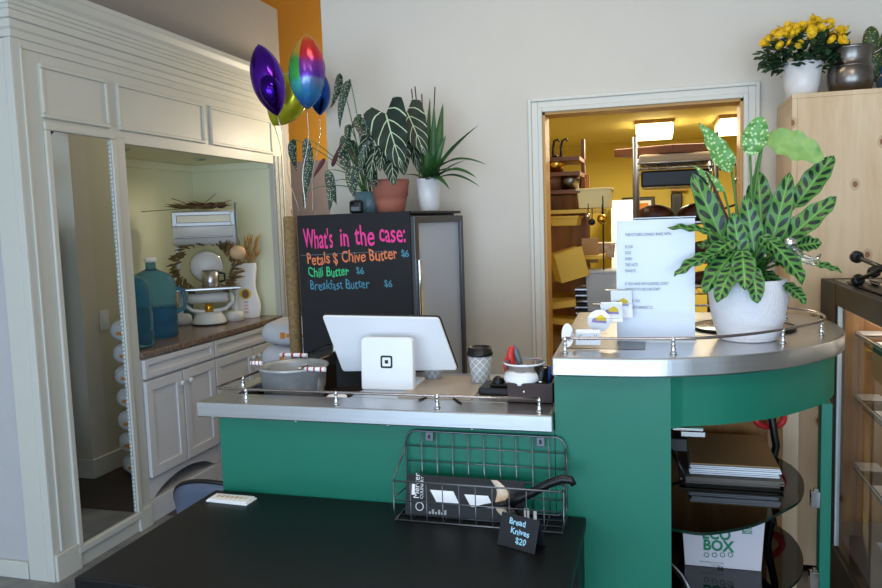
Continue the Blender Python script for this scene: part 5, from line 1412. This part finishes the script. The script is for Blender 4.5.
# wire rack
ry0, ry1 = 4.35, 4.85; rx0 = W(635,160,Y=ry0).x; rx1 = W(716,160,Y=ry0).x
rk = thing('wire_shelving_rack', 'grey wire shelving rack on round posts in the kitchen', 'shelving rack', (rx0,ry0,0))
for x in (rx0,rx1):
    for y in (ry0,ry1): MB().cyl((x,y,0),(x,y,W(635,137,Y=ry0).z),.0135,n=12).build('post', M['wire'], rk)
for z in (W(635,164,Y=ry0).z, 1.40, 1.22, 1.05, .7):
    mb = MB()
    for zz in (z, z-.035):
        mb.tube([(rx0,ry0,zz),(rx1,ry0,zz)], .004, 6); mb.tube([(rx0,ry1,zz),(rx1,ry1,zz)], .004, 6); mb.tube([(rx0,ry0,zz),(rx0,ry1,zz)], .004, 6); mb.tube([(rx1,ry0,zz),(rx1,ry1,zz)], .004, 6)
    n = 8
    mb.tube([(rx0+(rx1-rx0)*i/(2*n), ry0, z-(.035 if i % 2 else 0)) for i in range(2*n+1)], .0025, 5)
    for i in range(1,7): x = rx0+(rx1-rx0)*i/7; mb.tube([(x,ry0,z),(x,ry1,z)], .003, 5)
    mb.build('wire_shelf', M['wire'], rk)
zt_ = W(635,164,Y=ry0).z
o = MB().box(rx0+.02,ry0+.02,zt_+.004,rx1-.02,ry1-.02,zt_+.05).build('folded_linen', mat('cream_linen', '#b9a283', .8), bevel=.012); tag(o, 'folded cream cloth on the top shelf of wire rack', 'cloth')
mb = MB(); z = zt_+.052
mb.prism([(rx0-.12,ry0+.12),(rx0+.2,ry0+.0),(rx1-.02,ry0+.05),(rx1-.05,ry1-.1),(rx0+.1,ry1)], z, z+.045)
o = mb.build('wooden_peel', M['brwn'], bevel=.006); tag(o, 'brown wooden baking board lying on top of the wire rack', 'board')
o = MB().box(rx0+.03,ry0+.02,zt_-.13,rx1-.03,ry1-.02,zt_-.04).build('sheet_pan_bundle', M['darkm'], bevel=.01); tag(o, 'dark sheet pans stored under the top wire shelf', 'pans')
o.location.z = 0
zz = 1.404
o = MB().box(rx0+.01,ry0+.01,zz,rx1-.01,ry1-.01,zz+.012).build('baking_tray', M['steel'], bevel=.003); tag(o, 'steel baking tray holding dark loaves on the rack', 'tray')
first = None
for k, (u, v, lab) in enumerate(((655,209,'dark crusted round loaf on the rack, left one'),(697,207,'dark crusted round loaf on the rack, right one'))):
    p = W(u, v, Y=ry0+.12); p.z = zz+.012
    if first is None:
        first = tag(MB().lathe([(0,0),(.06,.0),(.10,.02),(.105,.045),(.085,.075),(.04,.095),(0,.10)], (0,0,0), 28, mod=lambda a,z: 1+.05*math.sin(5*a)).build('bread_loaf', M['bread']), lab, 'bread', 'loaves on the wire rack'); first.location = p
    else:
        o = first.copy(); COL.objects.link(o); o.location = p; o['label'] = lab
i = 0
for (zz, nrow) in ((1.225,3),(1.055,3)):
    tagp = 'upper' if zz > 1.1 else 'lower'
    o = MB().box(rx0+.01,ry0+.01,zz,rx1-.01,ry1-.01,zz+.01).build('baking_tray', M['steel'], bevel=.003); tag(o, 'steel baking tray of small loaves, %s of the two behind the notice' % tagp, 'tray')
    for k in range(nrow):
        o = first.copy(); COL.objects.link(o); o.scale = (.75,.75,.7); o.location = (rx0+.09+.14*k, ry0+.12, zz+.01); o['label'] = 'small dark loaf on the %s tray, %s of three' % (tagp, ('left','middle','right')[k]); o['group'] = 'small loaves on trays'
# left kitchen shelving
KY = 4.1
kx0 = W(548,190,Y=KY).x-.25; kx1 = W(580,190,Y=KY).x
ks = thing('kitchen_wall_shelves', 'brown wooden kitchen shelves behind left door jamb', 'shelves', (kx0,KY,0))
MB().box(kx0-.02,KY+.35,0,kx1+.02,KY+.37,1.70).build('back_panel', M['ply'], ks)
zs = [W(560,157,Y=KY).z, W(560,172,Y=KY).z, W(560,190,Y=KY).z, W(560,210,Y=KY).z, W(560,298,Y=KY).z]
for z in (zs[0],zs[1],zs[2]): MB().box(kx0,KY,z-.02,kx1,KY+.35,z).build('shelf', M['brwn'], ks)
for z in (zs[3],1.25,1.02,W(563,345,Y=4.16).z-.002): MB().box(kx0,KY,z-.02,kx1+.12,KY+.35,z).build('shelf', M['ybox'], ks)
MB().box(kx1-.02,KY+.3,0,kx1,KY+.35,1.9).box(kx0,KY+.3,0,kx0+.02,KY+.35,1.9).build('upright', M['brwn'], ks)
# pots and hooks
for k, (u, lab) in enumerate(((553,'dark pan hanging hook at the far left of the kitchen shelf'),(561,'dark hook beside the first one above kitchen shelf'))):
    p = W(u,158,Y=KY+.05); p.z = zs[0]
    t = thing('wall_hook', lab, 'hook', p, group='dark hooks on the kitchen shelf')
    MB().tube([p, p+Vector((0,0,.05)), p+Vector((.008,0,.09)), p+Vector((.03,0,.10)), p+Vector((.035,0,.085))], .006, 8).build('hook', M['darkm'], t)
    MB().box(p.x-.015,p.y-.015,p.z,p.x+.015,p.y+.015,p.z+.006).build('foot', M['darkm'], t)
for k, (u, z, r_, m_, lab) in enumerate(((556,zs[1],.04,'brass','brass pot on the second kitchen shelf'),(570,zs[2],.045,'pewter','dull metal pot on kitchen shelf above cream bin'),(553,zs[2],.045,'brwn','brown crock at the left on kitchen shelf'))):
    p = W(u,170,Y=KY+.08); p.z = z
    t = thing('kitchen_pot', lab, 'pot', p, group='pots on the kitchen shelves')
    MB().lathe([(0,0),(r_,0),(r_*1.1,.05),(r_*1.12,.075),(r_*.9,.08),(0,.085)], p, 24).build('body', M[m_], t); MB().sphere(p+Vector((0,0,.092)), .01, 8, 6).build('knob', M['darkm'], t)
# cream bin on top shelf
p = W(596,207,Y=KY+.05); bz = W(596,207,Y=KY).z
def bin_(name, u0, u1, vt, vb, Yv, dpt, m_, label, cat='bin', lid=None):
    x0 = W(u0,vb,Y=Yv).x; x1 = W(u1,vb,Y=Yv).x; z0 = W((u0+u1)/2,vb,Y=Yv).z; z1 = W((u0+u1)/2,vt,Y=Yv).z; c = (x0+x1)/2; w = (x1-x0)/2
    t = thing(name, label, cat, (c,Yv+dpt/2,z0))
    pr = MB(); f = .9
    vs = [(c-w*f,Yv+.01,z0),(c+w*f,Yv+.01,z0),(c+w*f,Yv+dpt-.01,z0),(c-w*f,Yv+dpt-.01,z0),(c-w,Yv,z1-.008),(c+w,Yv,z1-.008),(c+w,Yv+dpt,z1-.008),(c-w,Yv+dpt,z1-.008)]
    pr.add(vs, [(3,2,1,0),(4,5,6,7),(0,1,5,4),(1,2,6,5),(2,3,7,6),(3,0,4,7)]); pr.build('body', m_, t, bevel=.004)
    MB().box(c-w-.006,Yv-.006,z1-.012,c+w+.006,Yv+dpt+.006,z1).build('lid', lid or m_, t, bevel=.003)
    return t
bin_('food_bin', 577,611,188,208,KY,.25,M['cream'],'cream food storage bin on kitchen shelf under the back wall')
bin_('white_tub', 586,618,271,312,3.95,.2,M['clearb'],'tall translucent white plastic tub behind the card stand','tub')
bin_('food_bin', 594,614,243,258,KY+.3,.15,M['baguette'],'small orange and white tub beside notice in kitchen','tub')
bin_('food_bin', 550,578,216,226,KY,.25,M['ybox'],'flat yellow tray at shelf height left of the doorway','tray')
# cardboard boxes tumbled
def kbox(u, v, Yv, w, d, h, rot, m_, label):
    p = W(u, v, Y=Yv); t = thing('cardboard_box', label, 'box', p, rot=rot, group='yellow-lit cardboard in the kitchen'); Mx = chain(t)
    MB().box(-w/2,-d/2,0,w/2,d/2,h, M=Mx).build('carton', m_, t, bevel=.002)
    MB().box(-w/2-.002,-d/2,h,w/2+.002,-d/2+.06,h+.003, M=Mx).build('flap', m_, t)
bx1 = W(569,280,Y=4.0).z
kbox(572,278,4.0,.15,.2,.15,(0,-.25,.3),M['ybox'],'tilted pale carton leaning out of kitchen shelf')
kbox(553,281,4.2,.07,.2,.10,(0,0,0),M['card'],'brown carton under the tilted pale carton, far left')
kbox(590,262,4.25,.09,.15,.13,(0,.0,.1),M['card'],'upright brown carton behind the tilted pale one')
kbox(563,306,3.97,.14,.2,.03,(0,-.12,.1),M['ybox'],'flat yellow carton lid lying above lower shelf')
kbox(562,322,3.97,.16,.2,.025,(0,.08,-.1),M['ybox'],'second flat yellow carton, lower and partly hidden by card')
kbox(563,345,4.16,.18,.2,.07,(0,.0,.2),M['card'],'brown carton low down behind the upper counter edge')
# stack of deli trays
mb = MB(); tt = thing('tray_stack', 'stack of thin dark trays behind the white tub', 'trays', (-.30,4.15,1.0))
for k in range(14):
    MB().box(-.42+.002*(k%3),4.05,.86+.016*k,-.20,4.30,.868+.016*k).build('tray', M['steel'] if k % 2 else M['darkm'], tt)
# pans hanging: brass ball / utensils
for k, (u, v, r_, m_, lab) in enumerate(((602,219,.026,'brass','shiny brass bowl hanging beside the notice'),(592,222,.018,'darkm','dark ladle bowl hanging left of the brass bowl'),(588,216,.014,'chrome','small steel ladle hanging under the cream bin'))):
    p = W(u, v, Y=4.0); t = thing('hanging_ladle', lab, 'ladle', p, group='ladles hanging in the kitchen')
    MB().sphere(p, r_, 16, 10).build('bowl', M[m_], t)
    MB().cyl(p+Vector((0,0,r_*.8)), p+Vector((.002,0,r_+.05)), .003, n=6).build('handle', M['darkm'], t)
t = thing('utensil_rail', 'thin dark vertical pole carrying ladles beside the notice', 'pole', (W(604,290,Y=4.02).x,4.02,.9))
MB().cyl((t.location.x,4.02,.0),(t.location.x,4.02,W(604,196,Y=4.02).z),.004,n=8).build('pole', M['darkm'], t)
MB().box(t.location.x-.04,3.99,0,t.location.x+.04,4.06,.01).build('foot', M['darkm'], t)
# far wall things
p = W(640,207,Y=8.46)
t = thing('framed_picture', 'black framed picture on far kitchen wall above notice', 'picture', (W(640,210,Y=8.46).x,8.49,1.5))
x0, x1 = W(622,210,Y=8.47).x, W(655,210,Y=8.47).x; z1, z0 = W(640,197,Y=8.47).z, W(640,222,Y=8.47).z
MB().box(x0,8.46,z0,x1,8.5,z1).build('frame', M['blk'], t, bevel=.01)
MB().box(x0+.04,8.452,z0+.04,x1-.04,8.46,z1-.04).build('picture', M['paper'], t)
MB().box(x1-.16,8.448,z0+.1,x1-.07,8.452,z0+.2).build('orange_patch', M['logo_o'], t, bevel=.001)
t = thing('doorway_panel', 'narrow dark cabinet on far kitchen wall', 'cabinet', (W(677,215,Y=8.4).x,8.4,1.2))
x0, x1 = W(671,200,Y=8.4).x, W(682,200,Y=8.4).x
MB().box(x0,8.35,.9,x1,8.5,W(676,193,Y=8.4).z).build('carcass', M['blk'], t, bevel=.01)
MB().box(x0+.03,8.345,1.0,x1-.03,8.35,W(676,197,Y=8.4).z).build('door', M['darkm'], t)
MB().box(W(671,190,Y=8.4).x,8.38,W(676,191,Y=8.4).z,W(687,190,Y=8.4).x,8.5,W(676,180,Y=8.4).z).build('vent_grille', M['card'], t)
t = thing('kitchen_appliance', 'white appliance against the far kitchen wall left of rack post', 'appliance', (W(627,230,Y=7.8).x,7.8,0))
x0, x1 = W(611,230,Y=7.7).x, W(634,230,Y=7.7).x
MB().box(x0,7.7,0,x1,8.3,W(622,200,Y=7.7).z).build('body', M['wplast'], t, bevel=.01)
MB().box(x0+.03,7.69,.2,x1-.03,7.7,W(622,204,Y=7.7).z).build('door', M['paper'], t)
# tall things at the right jamb
t = thing('utensil_stand', 'dark stand with hanging steel utensils at the right jamb', 'utensils', (W(735,170,Y=4.4).x,4.4,0))
x = W(737,170,Y=4.4).x
MB().cyl((x,4.4,0),(x,4.4,1.75),.009,n=8).build('pole', M['darkm'], t)
MB().box(x-.08,4.32,0,x+.08,4.48,.012).build('base', M['darkm'], t)
for z in (1.72,1.5): MB().tube([(x-.09,4.4,z-.03),(x,4.4,z),(x+.09,4.4,z+.05)], .006, 8).build('arm', M['darkm'], t)
MB().sphere((x-.02,4.38,1.42), .03, 12, 8).build('steel_bowl', M['steel'], t)
MB().lathe([(0,0),(.03,0),(.035,.08),(.03,.09),(0,.1)], (x+.02,4.37,1.55), 16).build('steel_can', M['steel'], t)

# ================================================================== LIGHT
def area(name, loc, rot, sx_, sy_, power, col):
    l = bpy.data.lights.new(name, 'AREA'); l.shape = 'RECTANGLE'; l.size = sx_; l.size_y = sy_; l.energy = power; l.color = col
    o = bpy.data.objects.new(name, l); COL.objects.link(o); o.location = loc; o.rotation_euler = Euler(rot); return o
def point(name, loc, r_, power, col):
    l = bpy.data.lights.new(name, 'POINT'); l.shadow_soft_size = r_; l.energy = power; l.color = col
    o = bpy.data.objects.new(name, l); COL.objects.link(o); o.location = loc; return o
area('shop_window_daylight', (-1.5,-2.95,1.06), (0,0,0), 2.7, 1.95, 128, (.58,.77,1)).rotation_euler = Euler((math.radians(-90),0,PI))
area('shop_window_daylight', (1.5,-2.95,1.06), (0,0,0), 2.7, 1.95, 128, (.58,.77,1)).rotation_euler = Euler((math.radians(-90),0,PI))
area('ceiling_lamp', (.2,.6,2.9), (0,0,0), 1.6, .4, 15, (1,.86,.70))
area('ceiling_lamp', (-.6,2.4,2.9), (0,0,0), .9, .3, 9, (1,.84,.66))
point('pendant_lamp', (.6,1.1,2.55), .12, 14, (1,.84,.66))
point('pendant_lamp', (-1.2,1.0,2.55), .12, 10, (1,.84,.66))
area('kitchen_lamp', (-.005,6.6,2.10), (0,0,0), .3, .6, 85, (1,.87,.60))
area('kitchen_lamp', (.0,4.6,2.15), (0,0,0), .8, .5, 30, (1,.88,.66))
area('case_fill_light', (.98,2.6,1.10), (0,0,0), .5, .9, 5, (1,.86,.66))  # added warm fill to brighten the case interior; the case has no known fixture
point('hall_lamp', (-1.9,4.95,2.05), .1, 26, (1,.86,.66))
w = bpy.data.worlds.new('world'); SC.world = w; w.use_nodes = True
w.node_tree.nodes['Background'].inputs[0].default_value = (.55,.68,.9,1); w.node_tree.nodes['Background'].inputs[1].default_value = .6
SC.view_settings.view_transform = 'Standard'; SC.view_settings.look = 'None'; SC.view_settings.gamma = 1; SC.view_settings.use_curve_mapping = False
SC.view_settings.exposure = -0.12
